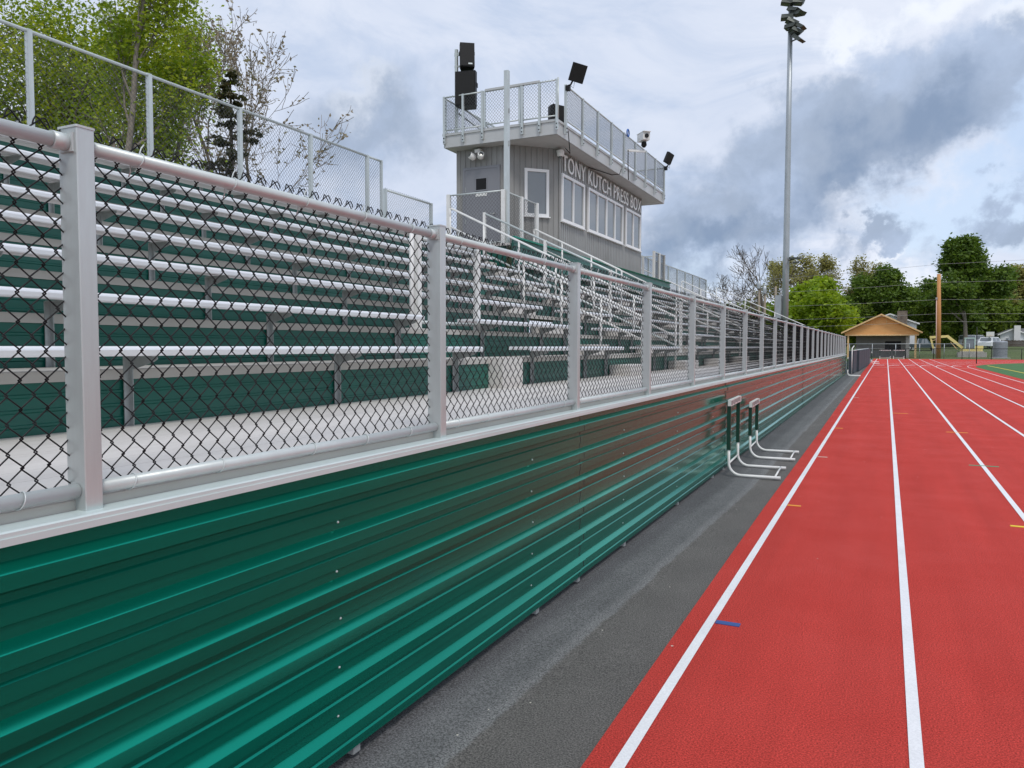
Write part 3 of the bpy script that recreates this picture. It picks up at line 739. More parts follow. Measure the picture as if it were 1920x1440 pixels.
# landing guard in front of the press box door
ld = thing('landing_guard', 'chain-link guard fence around the landing at the press box door', 'fence', (-7.4, 14.9, 3.84), frame=MS)
mesh_run(ld, (-8.75, 14.9), (-7.4, 14.9), 3.86, 4.97, 1, .08, m_post=M_white, base_z=3.78, W=.08, wr=.0046)
mesh_run(ld, (-7.4, 14.95), (-7.4, 16.65), 3.86, 4.97, 2, .08, m_post=M_white, base_z=3.0, W=.08, wr=.0046)
lg = thing('landing_guard', 'chain-link guard fence on the landing past the far end of the press box', 'fence', (-7.4, 27.4, 3.84), frame=MS)
mesh_run(lg, (-7.4, 26.9), (-7.4, 28.3), 3.86, 5.0, 2, .08, m_post=M_white, base_z=3.78, W=.08, wr=.0046)
mesh_run(lg, (-7.4, 28.3), (-9.0, 28.3), 3.86, 5.0, 2, .08, m_post=M_white, base_z=3.78, W=.08, wr=.0046)
ms = thing('square_mast', 'slim square white mast rising past the corner of the press box roof', 'mast', (-7.36, 14.98, 3.84), frame=MS)
part(MB().prism(chamf(-7.41, -7.31, 14.93, 15.03, .006), 3.84, 7.50), 'mast_tube', M_alu, ms)
part(MB().box(-7.44, -7.28, 14.90, 15.06, 3.836, 3.85), 'base_plate', M_galv, ms)
part(MB().box(-7.312, -7.285, 14.95, 14.99, 5.92, 6.02).box(-7.312, -7.29, 14.95, 14.99, 6.62, 6.70), 'cleat', M_galv, ms)

# ---------------------------------------------------------------- press box
pb = thing('press_box', 'grey ribbed press box with white lettering and fenced roof deck', 'press box', (-8.8, 21.9, 3.84), frame=MS)
ZB, ZT = 3.84, 6.64
WP = [(-9.95, 17.34), (-8.46, 17.34), (-7.5, 18.30), (-7.5, 25.57), (-8.46, 26.53), (-9.95, 26.53), (-9.95, 17.34)]
def ribbed(a, b, z0, z1, pitch=.152):
    a = Vector(a); b = Vector(b); d = (b - a); L_ = d.length; d.normalize(); n = Vector((d.y, -d.x))
    k = max(1, round(L_ / pitch)); st = L_ / k; pts = []
    for i in range(k):
        s0 = i * st
        for ds, off in ((0, 0), (st * .70, 0), (st * .74, -.014), (st * .96, -.014)): pts.append(a + d * (s0 + ds) + n * off)
    pts.append(b)
    mb = MB(); V = [(p.x, p.y, z0) for p in pts] + [(p.x, p.y, z1) for p in pts]; m_ = len(pts)
    return mb.add(V, [(i, i + 1, m_ + i + 1, m_ + i) for i in range(m_ - 1)])
for i in range(len(WP) - 1):
    part(ribbed(WP[i], WP[i + 1], ZB, ZT), 'wall', M_siding, pb)
for (x, y) in WP[1:5]:
    part(MB().prism([(x - .035, y - .035), (x + .012, y - .035), (x + .012, y + .035), (x - .035, y + .035)] if False else [(x + .020 * math.cos(R(t)), y + .020 * math.sin(R(t))) for t in range(0, 360, 45)], ZB, ZT - .002), 'corner_trim', M_siding, pb)
part(MB().box(-10.12, -7.04, 17.0, 26.87, ZT, 6.93), 'roof_slab', M_fascia, pb)
part(MB().box(-10.15, -7.015, 16.975, 26.895, 6.93, 6.985), 'roof_edge', M_fascia, pb)
part(MB().box(-10.09, -7.07, 17.03, 26.84, ZT - .012, ZT - .002), 'soffit', M_soffit, pb)
def window(c0, c1, z0, z1, panes, nrm):
    """window between plan points c0, c1 standing proud of the wall"""
    a = Vector(c0); b = Vector(c1); d = (b - a); L_ = d.length; d.normalize(); n = Vector(nrm)
    up = (n.x, n.y, 0); f = MB()
    def P(s_, z_, o): return (a.x + d.x * s_ + n.x * o, a.y + d.y * s_ + n.y * o, z_)
    t = .07
    f.bar(P(0, z0 + t / 2, .02), P(L_, z0 + t / 2, .02), .05, t); f.bar(P(0, z1 - t / 2, .02), P(L_, z1 - t / 2, .02), .05, t)
    f.bar(P(t / 2, z0 + t, .02), P(t / 2, z1 - t, .02), t, .05, up); f.bar(P(L_ - t / 2, z0 + t, .02), P(L_ - t / 2, z1 - t, .02), t, .05, up)
    for i in range(1, panes):
        w_ = .075 if (panes == 4 and i == 2) else .055
        f.bar(P(L_ * i / panes, z0 + t, .018), P(L_ * i / panes, z1 - t, .018), w_, .044, up)
    f.bar(P(-.03, z0 - .012, .035), P(L_ + .03, z0 - .012, .035), .08, .022)
    fo = part(f, 'window', M_wframe, pb)
    for i in range(panes):
        s0 = L_ * i / panes + .045; s1 = L_ * (i + 1) / panes - .045
        part(MB().add([P(s0, z0 + t - .005, .006), P(s1, z0 + t - .005, .006), P(s1, z1 - t + .005, .006), P(s0, z1 - t + .005, .006)], [(0, 1, 2, 3)]), 'pane', M_glass, fo)
for a, b, n in ((18.40, 20.04, 2), (20.34, 23.50, 4), (23.80, 25.46, 2)):
    window((-7.5, a), (-7.5, b), 4.84, 6.05, n, (1, 0))
c1 = Vector((-8.46, 17.34)); c2 = Vector((-7.5, 18.30)); dd = (c2 - c1)
window(c1 + dd * .30, c1 + dd * .78, 4.90, 6.08, 1, (.7071, -.7071))
dr = part(MB().box(-9.69, -8.755, 17.315, 17.338, 3.90, 6.10), 'door', M_door, pb)
part(MB().box(-9.36, -9.08, 17.305, 17.316, 5.58, 5.86), 'door_window', M_dark, dr)
part(MB().bar((-9.40, 17.309, 5.565), (-9.04, 17.309, 5.565), .012, .03).bar((-9.40, 17.309, 5.875), (-9.04, 17.309, 5.875), .012, .03).bar((-9.385, 17.309, 5.58), (-9.385, 17.309, 5.86), .03, .012, (0, 1, 0)).bar((-9.055, 17.309, 5.58), (-9.055, 17.309, 5.86), .03, .012, (0, 1, 0)), 'door_window_trim', M_door, dr)
part(MB().tube([(-8.83, 17.31, 4.95), (-8.83, 17.25, 4.95), (-8.93, 17.25, 4.95)], .014, 8), 'handle', M_galv, dr)
part(MB().box(-9.68, -9.66, 17.30, 17.315, 5.55, 5.67).box(-9.68, -9.66, 17.30, 17.315, 4.75, 4.87), 'hinge', M_galv, dr)
part(MB().box(-9.38, -9.06, 17.306, 17.314, 5.42, 5.50), 'notice_plate', M_white, dr)
part(MB().bar((-9.72, 17.33, 3.9), (-9.72, 17.33, 6.10), .06, .05, (0, 1, 0)).bar((-8.725, 17.33, 3.9), (-8.725, 17.33, 6.10), .06, .05, (0, 1, 0)).bar((-9.75, 17.33, 6.13), (-8.695, 17.33, 6.13), .05, .06), 'door_frame', M_door, pb)
# lettering along the front wall
def text_mesh(body):
    cu = bpy.data.curves.new('letter_curve', 'FONT'); cu.body = body; cu.size = 1.0; cu.extrude = .012; cu.offset = -.005; cu.space_character = 1.06
    o = bpy.data.objects.new('letter_tmp', cu); COL.objects.link(o); bpy.context.view_layer.update()
    me = bpy.data.meshes.new_from_object(o.evaluated_get(bpy.context.evaluated_depsgraph_get()))
    bpy.data.objects.remove(o); bpy.data.curves.remove(cu)
    return me, np.array([v.co[:] for v in me.vertices])
SIGN = "TONY KUTCH PRESS BOX"
_, full = text_mesh(SIGN); mn, mxx = full.min(0), full.max(0)
hh = .405 / (mxx[1] - mn[1]); ww = 7.04 / (mxx[0] - mn[0])
lt = bpy.data.objects.new('lettering', None); COL.objects.link(lt); lt.parent = pb; lt.empty_display_size = .1
for i, ch in enumerate(SIGN):
    if ch == ' ': continue
    _, upto = text_mesh(SIGN[:i + 1]); me, own = text_mesh(ch)
    dx = upto[:, 0].max() - own[:, 0].max()
    for v in me.vertices:
        x, y, z_ = v.co
        v.co = (-7.470 + z_ - (-8.8), 18.43 + (x + dx - mn[0]) * ww - 21.9, 6.135 + (y - mn[1]) * hh - 3.84)
    me.materials.clear(); me.materials.append(M_letter); me.name = 'letter'; me.update()
    o = bpy.data.objects.new('letter', me); COL.objects.link(o); o.parent = lt

# roof fence, its posts bolted to the fascia
rf = thing('roof_fence', 'chain-link railing with grey posts around the press box roof deck', 'railing', (-7.0, 17.0, 6.99), frame=MS)
mesh_run(rf, (-6.985, 17.42), (-6.985, 26.6), 7.03, 7.87, 8, .06, base_z=6.72, bolts=True, W=.08, wr=.0046)
mesh_run(rf, (-10.08, 16.955), (-9.0, 16.955), 7.03, 7.87, 2, .055, base_z=6.72, bolts=True, W=.08, wr=.0046)
mesh_run(rf, (-8.95, 16.98), (-8.0, 16.98), 7.05, 7.87, 1, .05, base_z=7.0, W=.08, wr=.0046)
mesh_run(rf, (-7.92, 16.955), (-7.02, 16.955), 7.03, 7.87, 2, .055, base_z=6.72, bolts=True, W=.08, wr=.0046)
mesh_run(rf, (-10.1, 17.05), (-10.1, 26.8), 7.03, 7.87, 5, .05, base_z=6.99, W=.08, wr=.0046)
mesh_run(rf, (-7.05, 26.86), (-10.1, 26.86), 7.03, 7.87, 3, .05, base_z=6.99, W=.08, wr=.0046)
part(MB().tube([(-7.0, 16.96, 7.0), (-7.0, 16.96, 7.92)], .025, 8), 'corner_post', M_rail, rf)
part(MB().bar((-8.9, 16.925, 7.885), (-7.45, 16.925, 7.885), .02, .05), 'top_plate', M_fascia, rf)
sr = thing('roof_stair_rail', 'dark sloping stair rails seen through the roof railing mesh', 'handrail', (-9.9, 17.3, 6.99), frame=MS)
part(MB().tube([(-9.95, 17.35, 7.85), (-9.2, 19.6, 7.0)], .02, 8), 'top_bar', M_galv, sr)
part(MB().tube([(-9.95, 17.35, 7.6), (-9.35, 19.3, 6.99)], .02, 8), 'mid_bar', M_galv, sr)

# things on the roof
sm_ = thing('speaker_pole', 'galvanised bracket pole carrying two black speakers at the roof corner', 'pole', (-9.88, 17.1, 6.99), frame=MS)
part(MB().prism(chamf(-9.84, -9.77, 17.06, 17.13, .005), 6.99, 9.06), 'pole_tube', M_rail, sm_)
part(MB().box(-9.86, -9.66, 17.085, 17.115, 8.62, 8.66).box(-9.86, -9.72, 17.085, 17.115, 8.9, 8.98).box(-9.84, -9.78, 17.07, 17.12, 8.5, 9.0), 'arm', M_rail, sm_)
part(MB().box(-9.85, -9.75, 17.08, 17.11, 8.2, 8.24).box(-9.85, -9.75, 17.08, 17.11, 7.75, 7.79), 'lower_arm', M_rail, sm_)
def speaker(label, c, w, d, h, rz, tilt=0.0, group='black loudspeakers and floodlights on the press box roof', name='loudspeaker', frame=MS):
    t = thing(name, label, 'speaker', c, group, frame)
    t.matrix_world = frame @ Matrix.Translation(c) @ Matrix.Rotation(rz, 4, 'Z') @ Matrix.Rotation(tilt, 4, 'X')
    BASE[t] = (0, 0, 0)
    b = [(-w / 2, -d * .5), (w / 2, -d * .5), (w / 2, -d * .1), (w * .33, d * .5), (-w * .33, d * .5), (-w / 2, -d * .1)]
    part(MB().prism(b, 0, h), 'cabinet', M_dark, t)
    part(MB().box(-w * .47, w * .47, -d * .5 - .012, -d * .5 - .002, h * .03, h * .97), 'grille', M_grille, t)
    part(MB().box(w / 2 + .001, w / 2 + .014, -d * .3, d * .0, h * .55, h * .68).box(-w / 2 - .014, -w / 2 - .001, -d * .3, d * .0, h * .55, h * .68), 'side_handle', M_dark, t)
    return t
s1 = speaker('small black loudspeaker at the top of the bracket pole', (-9.54, 17.15, 8.55), .36, .36, .60, R(35), R(-6))
part(MB().box(.02, .12, -.196, -.192, .05, .085), 'badge', M_rail, s1, local=True)
speaker('large black loudspeaker below the small one on the bracket pole', (-9.54, 17.18, 7.62), .52, .40, .84, R(12), R(0))
speaker('black loudspeaker standing behind the roof railing mesh', (-7.5, 18.0, 6.99), .34, .30, .62, R(60))
def flood(label, base, tip, c, w, h, th, rz, tilt, name='floodlight', cat='floodlight'):
    t = thing(name, label, cat, base, 'black loudspeakers and floodlights on the press box roof', MS)
    b = Vector(base); tp = Vector(tip); mid = (b + tp) / 2 + Vector((.0, .0, -.05))
    part(MB().tube([base, tuple(b + (mid - b) * .6), tuple(mid), tip], .022, 8), 'arm', M_dark, t)
    Mx = Matrix.Translation(c) @ Matrix.Rotation(rz, 4, 'Z') @ Matrix.Rotation(R(17), 4, 'Y') @ Matrix.Rotation(tilt, 4, 'X')
    hs = MB().prism(chamf(-w / 2, w / 2, -th / 2, th / 2, .02), -h / 2, h / 2).xf(Mx)
    o = part(hs, 'housing', M_dark, t)
    part(MB().box(-w * .45, w * .45, -th / 2 - .006, -th / 2 - .001, -h * .45, h * .45).xf(Mx), 'face', M_grille, o)
    part(MB().tube([tuple(b + Vector((.02, 0, .03))), tuple(b + Vector((.12, .05, -.06))), tuple(tp + Vector((.02, .03, -.06))), tuple(Vector(c))], .006, 6), 'cable', M_dark, t)
    part(MB().box(b.x - .05, b.x + .05, b.y - .05, b.y + .05, b.z - .12, b.z), 'clamp', M_dark, t)
flood('black tilted floodlight panel on an arm at the near roof corner', (-6.93, 17.42, 7.86), (-6.80, 17.42, 7.98), (-6.68, 17.42, 8.12), .36, .41, .12, R(25), R(24))
flood('small black floodlight on an arm at the far roof corner', (-6.93, 26.6, 7.86), (-6.84, 26.65, 7.97), (-6.86, 26.7, 8.16), .30, .36, .12, R(62), R(14))
sl = thing('security_light', 'white twin head security light above the press box door', 'security light', (-9.28, 17.33, 6.5), frame=MS)
part(MB().box(-9.36, -9.20, 17.22, 17.335, 6.49, 6.58), 'mount', M_white, sl)
for sx in (-1, 1):
    cx_ = -9.28 + sx * .13
    part(MB().lathe([(.03, -.12), (.085, -.07), (.085, .05), (.07, .06)], 14).xf(Matrix.Translation((cx_, 17.16, 6.40)) @ Matrix.Rotation(R(sx * 35), 4, 'Z') @ Matrix.Rotation(R(68), 4, 'X')), 'lamp_head', M_white, sl)
    part(MB().lathe([(.06, 0), (.05, .01)], 14).xf(Matrix.Translation((cx_, 17.16, 6.40)) @ Matrix.Rotation(R(sx * 35), 4, 'Z') @ Matrix.Rotation(R(68), 4, 'X') @ Matrix.Translation((0, 0, .056))), 'lens', M_lens, sl)
cm = thing('security_camera', 'small white dome camera at the corner above the lettering', 'camera', (-7.46, 18.26, 6.38), frame=MS)
part(MB().lathe([(.03, .0), (.085, .03), (.095, .12), (.08, .17)], 14, (0, 0)).xf(Matrix.Translation((-7.40, 18.12, 6.38))), 'housing', M_white, cm)
part(MB().box(-7.5, -7.40, 18.10, 18.29, 6.50, 6.55), 'mount', M_white, cm)
part(MB().lathe([(.01, .0), (.05, .02), (.055, .05)], 12).xf(Matrix.Translation((-7.40, 18.12, 6.345))), 'lens', M_lens, cm)
cb = thing('weather_camera', 'white boxy camera on an arm outside the roof railing', 'camera', (-6.93, 22.2, 7.6), frame=MS)
part(MB().bar((-6.95, 22.2, 7.42), (-6.5, 22.55, 7.42), .05, .06), 'arm', M_white, cb)
Mx = Matrix.Translation((-6.55, 22.5, 7.82)) @ Matrix.Rotation(R(-48), 4, 'Z')
part(MB().box(-.18, .22, -.11, .11, -.11, .11).box(-.20, .27, -.12, .12, .111, .128).xf(Mx), 'housing', M_white, cb)
part(MB().lathe([(.062, 0), (.062, .03)], 14).xf(Mx @ Matrix.Translation((.222, 0, 0)) @ Matrix.Rotation(R(90), 4, 'Y')), 'lens', M_dark, cb)
part(MB().lathe([(.04, -.20), (.085, -.14), (.07, -.04)], 12).xf(Mx @ Matrix.Translation((.05, 0, -.1))), 'pan_head', M_dark, cb)
part(MB().tube([(-6.9, 22.2, 6.55), (-6.92, 22.2, 7.1), (-6.9, 22.15, 7.42)], .014, 6), 'cable', M_dark, cb)
single(MB().tube([(-6.90, 22.12 + .10 * math.cos(R(a)), 7.90 + .10 * math.sin(R(a))) for a in range(0, 361, 20)], .022, 8), 'cable_coil', M_hose, 'coil of blue cable hung on the roof railing by the camera', 'cable', (-6.9, 22.12, 7.8), frame=MS)
single(MB().tube([(-6.93, 17.45, 6.8), (-6.90, 17.45, 6.45), (-7.02, 17.8, 6.36), (-7.3, 18.2, 6.60)], .011, 6), 'hanging_cable', M_dark, 'thin dark cable looping under the near roof corner', 'cable', (-6.93, 17.45, 6.8), frame=MS)
single(MB().tube([(-6.93, 21.6, 6.75), (-6.98, 21.6, 6.61), (-7.2, 21.55, 6.60), (-7.48, 20.4, 6.60)], .011, 6), 'hanging_cable', M_dark, 'thin dark cable under the roof edge above the word PRESS', 'cable', (-6.93, 21.6, 6.75), frame=MS)

# ---------------------------------------------------------------- floodlight mast
lp = thing('stadium_light_pole', 'tall galvanised stadium light pole with a stack of lamps', 'light pole', (-6.2, 55, 0))
part(MB().tube([(-6.2, 55, 0), (-6.2, 55, 8), (-6.2, 55, 16), (-6.2, 55, 24.6)], [.225, .205, .175, .145], 18), 'shaft', M_pole, lp)
part(MB().prism(chamf(-6.83, -6.45, 54.7, 55.3, .02), 3.0, 4.95), 'control_cabinet', M_pole, lp)
lamps = [(-5.75, 24.05, 2, .6, 15), (-6.15, 22.55, -8, .6, -12), (-6.42, 24.15, 8, .62, 10), (-5.98, 23.62, 14, .6, -18), (-6.42, 23.2, -4, .66, 8), (-5.72, 23.32, 4, .62, -30), (-6.1, 22.86, 22, .62, 20), (-5.62, 22.52, 28, .62, -10), (-5.85, 22.2, 18, .56, 30), (-5.68, 21.72, 34, .66, -20)]
for (x, z, tl, L_, rz) in lamps:
    Mx = Matrix.Translation((x, 54.65, z)) @ Matrix.Rotation(R(rz), 4, 'Z') @ Matrix.Rotation(R(tl), 4, 'Y')
    h = part(MB().add([(-.36, -.30, -.10), (.30, -.34, -.16), (.46, -.36, .02), (-.30, -.24, .16), (-.36, .30, -.10), (.30, .34, -.16), (.46, .36, .02), (-.30, .24, .16)], [(0, 1, 2, 3)[::-1], (4, 5, 6, 7), (0, 4, 5, 1)[::-1], (1, 5, 6, 2)[::-1], (2, 6, 7, 3)[::-1], (3, 7, 4, 0)[::-1]]).xf(Mx), 'lamp_head', M_lamp, lp)
    part(MB().add([(-.26, -.24, -.137), (.24, -.27, -.180), (.24, .27, -.180), (-.26, .24, -.137)], [(0, 3, 2, 1)]).xf(Mx), 'lens', M_lens, h)
    part(MB().bar((-6.2, 55, z - .05), (x, 54.7, z), .07, .07), 'lamp_arm', M_lamp, lp)
Mx = Matrix.Translation((-5.62, 54.7, 7.36)) @ Matrix.Rotation(R(4), 4, 'Y')
part(MB().box(-.36, .36, -.2, .2, -.05, .06).xf(Mx).bar((-6.1, 55, 7.28), (-5.7, 54.8, 7.30), .06, .06).box(-5.75, -5.35, 54.6, 54.9, 7.05, 7.14), 'area_lamp', M_lamp, lp)

# ---------------------------------------------------------------- hurdles
def hurdle(H, name='hurdle'):
    t = thing(name, 'hurdle', 'hurdle', (0, 0, 0), 'track hurdles by the wall and at the far end of the track')
    w = .83
    for y in (0, w):
        pts = [(0, y, .36), (0, y, .17)] + [(.15 - .15 * math.cos(R(a)), y, .17 - .15 * math.sin(R(a))) for a in range(15, 91, 15)] + [(.62, y, .021)]
        part(MB().tube(pts, .019, 12), 'leg', M_white, t)
        part(MB().prism(chamf(-.024, .024, y - .024, y + .024, .004), .335, H - .03), 'upright', M_hgreen, t)
        part(MB().box(.0245, .027, y - .006, y + .006, .42, .435).box(.0245, .027, y - .006, y + .006, .50, .515).box(.0245, .027, y - .006, y + .006, .58, .595), 'pin', M_white, t)
    b = part(MB().box(-.012, .030, -.045, w + .045, H - .045, H + .03), 'crossbar', M_white, t)
    mk = MB(); y = -.02
    for i, ww_ in enumerate((.09, .03, .06, .04, .09, .05, .03, .08, .06)):
        mk.box(.0302, .0315, y, y + ww_ * .75, H - .036 + (.012 if i % 3 == 1 else 0), H + .022); y += ww_ + .035
    part(mk, 'board_mark', M_dark, b)
    part(MB().tube([(.004, .0, .165), (.004, w, .165)], .012, 8), 'brace', M_white, t)
    part(MB().tube([(.555, 0, .03), (.555, w, .03)], .012, 8), 'foot_bar', M_white, t)
    return t
def put(o, x, y, rz, label):
    o.matrix_world = Matrix.Translation((x, y, -.004)) @ Matrix.Rotation(R(rz), 4, 'Z'); o['label'] = label
h1 = hurdle(.93); put(h1, -1.745, 9.80, 2, 'nearest hurdle with dark green uprights, standing tight against the green wall')
h2 = hurdle(.79); put(h2, -1.745, 11.48, 2, 'second lower hurdle against the green wall, just past the nearest one')
for a, lab in (((-1.78, 43.4, 1), 'hurdle at the far end of the green wall beside the dark padded fence'),
               ((-1.1, 72.5, 2), 'hurdle beyond the far end of the dark padded fence'),
               ((-1.2, 79.5, 2), 'farthest hurdle along the left edge of the track')):
    put(copy_tree(h1), *a, lab)
for a, lab in (((-.62, 95.2, -90), 'hurdle standing across the end of the track, left of the pair'), ((.74, 95.6, -90), 'hurdle standing across the end of the track, right of the pair')):
    c = copy_tree(h1); put(c, *a, lab); c.scale = (1, 1.25, 1.05)

# ---------------------------------------------------------------- far end: padded fence, pavilion, fences
pf = thing('padded_fence', 'dark grey padded fence panels along the left track edge past the wall', 'fence', (-1.6, 47, 0))
A, B = Vector((-1.62, 46.8)), Vector((-1.30, 69.5))
for i in range(6):
    a = A + (B - A) * (i / 6 + .004); b = A + (B - A) * ((i + 1) / 6 - .004); off = .12 if i == 0 else 0
    part(MB().bar((a.x - off, a.y, .66), (b.x - off, b.y, .66), .24, 1.22), 'pad', M_pad, pf)
part(MB().tube([(A.x - .08, A.y - .1, 0), (A.x - .08, A.y - .1, 1.42), (A.x, A.y + .3, 1.55)], .028, 8), 'end_post', M_white, pf)
part(MB().tube([(A.x, A.y, 1.30), (B.x, B.y, 1.30)], .03, 8), 'top_rail', M_rail, pf)

pv = thing('pavilion', 'unfinished pavilion with a bare plywood gable at the end of the track', 'pavilion', (-.6, 106, -.05))
apex, el_, er_, bz = (-.62, 5.22), (-4.75, 3.05), (3.55, 3.05), 2.70
part(MB().add([(el_[0], 106, bz), (er_[0], 106, bz), (er_[0], 106, el_[1]), (apex[0], 106, apex[1]), (el_[0], 106, el_[1])] + [(el_[0], 106.05, bz), (er_[0], 106.05, bz), (er_[0], 106.05, el_[1]), (apex[0], 106.05, apex[1]), (el_[0], 106.05, el_[1])], [(0, 1, 2, 3, 4), (9, 8, 7, 6, 5), (0, 5, 6, 1)]), 'gable', M_ply, pv)
part(MB().box(el_[0], er_[0], 105.93, 105.995, bz, bz + .16), 'beam', M_ply2, pv)
for s0, s1 in (((-5.15, 2.95), apex), ((3.92, 2.95), apex)):
    d = Vector((s1[0] - s0[0], s1[1] - s0[1])).normalized(); n = Vector((-d.y, d.x)) if d.x > 0 else Vector((d.y, -d.x))
    V = [(s0[0], 105.4, s0[1]), (s1[0], 105.4, s1[1]), (s1[0] + 0, 105.4, s1[1] + .19), (s0[0], 105.4, s0[1] + .19)]
    V2 = [(x, 117, z) for x, y, z in V]
    part(MB().add(V + V2, [(0, 1, 2, 3), (7, 6, 5, 4), (0, 4, 5, 1), (3, 2, 6, 7), (0, 3, 7, 4)]), 'roof', M_ply2, pv)
part(MB().box(-.06, .0, 105.97, 105.999, 4.1, 4.65), 'batten', M_ply2, pv)
for x, w in ((-4.35, .2), (3.2, .22)): part(MB().box(x - w / 2, x + w / 2, 106.1, 106.3, -.05, bz - .001), 'post', M_ply2, pv)
part(MB().box(2.15, 2.55, 106.6, 107.0, -.05, bz), 'column', M_conc, pv)
bw_ = part(MB().box(-3.5, -.15, 108.0, 108.2, -.05, 3.2).box(1.65, 2.6, 108.0, 108.2, -.05, 3.2).box(-.15, 1.65, 108.0, 108.2, -.05, .85).box(-.15, 1.65, 108.0, 108.2, 2.02, 3.2).box(-3.5, -3.3, 108.2, 116, -.05, 3.2), 'block_wall', M_block, pv)
part(MB().box(-.15, 1.65, 108.12, 108.16, .85, 2.02), 'opening_shade', M_dark, bw_)  # black sheet set in the wall opening, standing in for its shaded inside
part(MB().box(-3.6, -.2, 107.8, 107.98, 1.02, 1.14), 'counter', M_conc, pv)

def far_fence(name, label, x0, x1, y, h, m, npost, wr, mesh_m, rails):
    t = thing(name, label, 'fence', ((x0 + x1) / 2, y, -.05))
    for i in range(npost + 1):
        x = x0 + (x1 - x0) * i / npost
        part(MB().tube([(x, y, -.05), (x, y, h)], .035, 8), 'post', m, t)
    for z in rails: part(MB().tube([(x0, y, z), (x1, y, z)], .028, 8), 'rail', m, t)
    w = MB(); s = .13; k = int((x1 - x0) / s)
    for i in range(k):
        for sg in (1, -1):
            a = x0 + i * s; hh_ = h - .1
            w.add([(a - wr, y, .05), (a + wr, y, .05), (a + sg * hh_ * .9 + wr, y, h - .05), (a + sg * hh_ * .9 - wr, y, h - .05)], [(0, 1, 2, 3)])
    part(w, 'chain_mesh', mesh_m, t)
far_fence('black_fence', 'low black chain-link fence across the end of the track', 2.0, 46, 97.6, 1.17, M_black, 16, .004, M_black, (1.15,))
far_fence('silver_fence', 'grey chain-link fence in front of the pavilion', -9, 8.5, 101.5, 1.72, M_pole, 7, .004, M_wire, (1.68,))
single(MB().tube([(6.86, 75.4, 0), (6.84, 75.4, 1.6), (6.82, 75.4, 3.1)], .035, 8), 'thin_pole', M_dark, 'thin black pole at the corner of the green infield', 'pole', (6.86, 75.4, 0))

up_ = thing('utility_pole', 'new orange timber utility pole behind the excavator arm', 'utility pole', (5.5, 104, -.05))
part(MB().tube([(5.55, 104, -.05), (5.50, 104, 5), (5.38, 104, 9.9)], [.27, .235, .19], 12), 'shaft', M_wood, up_)
part(MB().tube([(5.30, 103.85, -.05), (5.28, 103.85, 3), (5.20, 103.85, 7.0)], .055, 8), 'conduit', M_pale, up_)
part(MB().box(5.1, 5.3, 103.75, 103.95, 6.9, 7.15), 'bracket', M_galv, up_)
for x, zt, lab in ((-13.65, 9.1, 'weathered utility pole with a grey transformer, left of the pair'), (-13.0, 8.5, 'weathered utility pole with a grey transformer, right of the pair'), (-11.8, 8.4, 'plain pale wooden pole just left of the stadium light pole')):
    t = thing('utility_pole', lab, 'utility pole', (x, 95, -.05), 'weathered poles left of the stadium light pole')
    part(MB().tube([(x, 95, -.05), (x, 95, zt)], [.16, .12], 8), 'shaft', M_oldwood, t)
    if x < -12: part(MB().lathe([(.20, zt - .9), (.21, zt - .5), (.20, zt - .05), (.06, zt)], 12, (x - .02, 94.75)), 'transformer', M_pole, t)
wires = [(-35, 40, 104.3, 9.55, 12.4, 'topmost'), (-35, 40, 104.3, 8.2, 9.6, 'second'), (-35, 40, 104.1, 6.7, 7.1, 'third'), (-35, 40, 104.2, 4.85, 5.6, 'fourth'), (-35, 40, 104.1, 3.9, 4.7, 'lowest')]
for x0, x1, y, z0, z1, w in wires:
    P = []
    for i in range(25):
        f = i / 24; P.append((x0 + (x1 - x0) * f, y, z0 + (z1 - z0) * f - .35 * (1 - (2 * ((f * 1.85) % 1) - 1) ** 2)))
    single(MB().tube(P, .014, 5), 'power_line', M_cable, w + ' of five power lines crossing in front of the far trees', 'power line', (x0, y, z0), 'power lines in front of the far trees')

# excavator
ex = thing('excavator', 'small yellow excavator with a raised bent arm behind the black fence', 'excavator', (9.6, 116, .2))
part(MB().bar((8.95, 116, 1.15), (7.15, 116, 2.72), .34, .52, (0, 1, 0)).bar((7.30, 116, 2.68), (5.15, 116, 2.55), .32, .38, (0, 1, 0)), 'boom', M_yel, ex)
part(MB().bar((5.2, 116, 2.7), (5.62, 116, 1.0), .22, .26, (0, 1, 0)), 'stick', M_yel, ex)
part(MB().bar((5.30, 115.95, 2.05), (6.35, 115.95, 2.42), .08, .10, (0, 1, 0)).bar((8.35, 115.9, .95), (7.55, 115.9, 1.95), .1, .12, (0, 1, 0)), 'ram', M_ply2, ex)
part(MB().add([(5.5, 115.7, 1.05), (6.0, 115.7, .9), (5.9, 115.7, .35), (5.4, 115.7, .45)] + [(5.5, 116.3, 1.05), (6.0, 116.3, .9), (5.9, 116.3, .35), (5.4, 116.3, .45)], [(0, 1, 2, 3)[::-1], (4, 5, 6, 7), (0, 4, 5, 1), (1, 5, 6, 2), (2, 6, 7, 3), (3, 7, 4, 0)]), 'bucket', M_galv, ex)
cabp = MB()
for x in (9.2, 10.25):
    for y in (115.4, 116.4): cabp.box(x - .07, x + .07, y - .07, y + .07, 1.0, 2.35)
cabp.box(9.1, 10.35, 115.3, 116.5, 2.351, 2.50)
cb_ = part(cabp, 'cab_frame', M_cab, ex)
part(MB().box(9.24, 10.20, 115.42, 115.44, 1.05, 2.3).box(9.24, 10.20, 116.36, 116.38, 1.05, 2.3), 'cab_glass', M_glass, cb_)
part(MB().box(9.5, 9.95, 115.7, 116.1, 1.0, 1.75), 'seat', M_yel, ex)
part(MB().prism(chamf(8.7, 11.15, 115.2, 116.8, .15), .72, 1.02).box(10.3, 11.2, 115.3, 116.7, 1.021, 1.45), 'body', M_yel, ex)
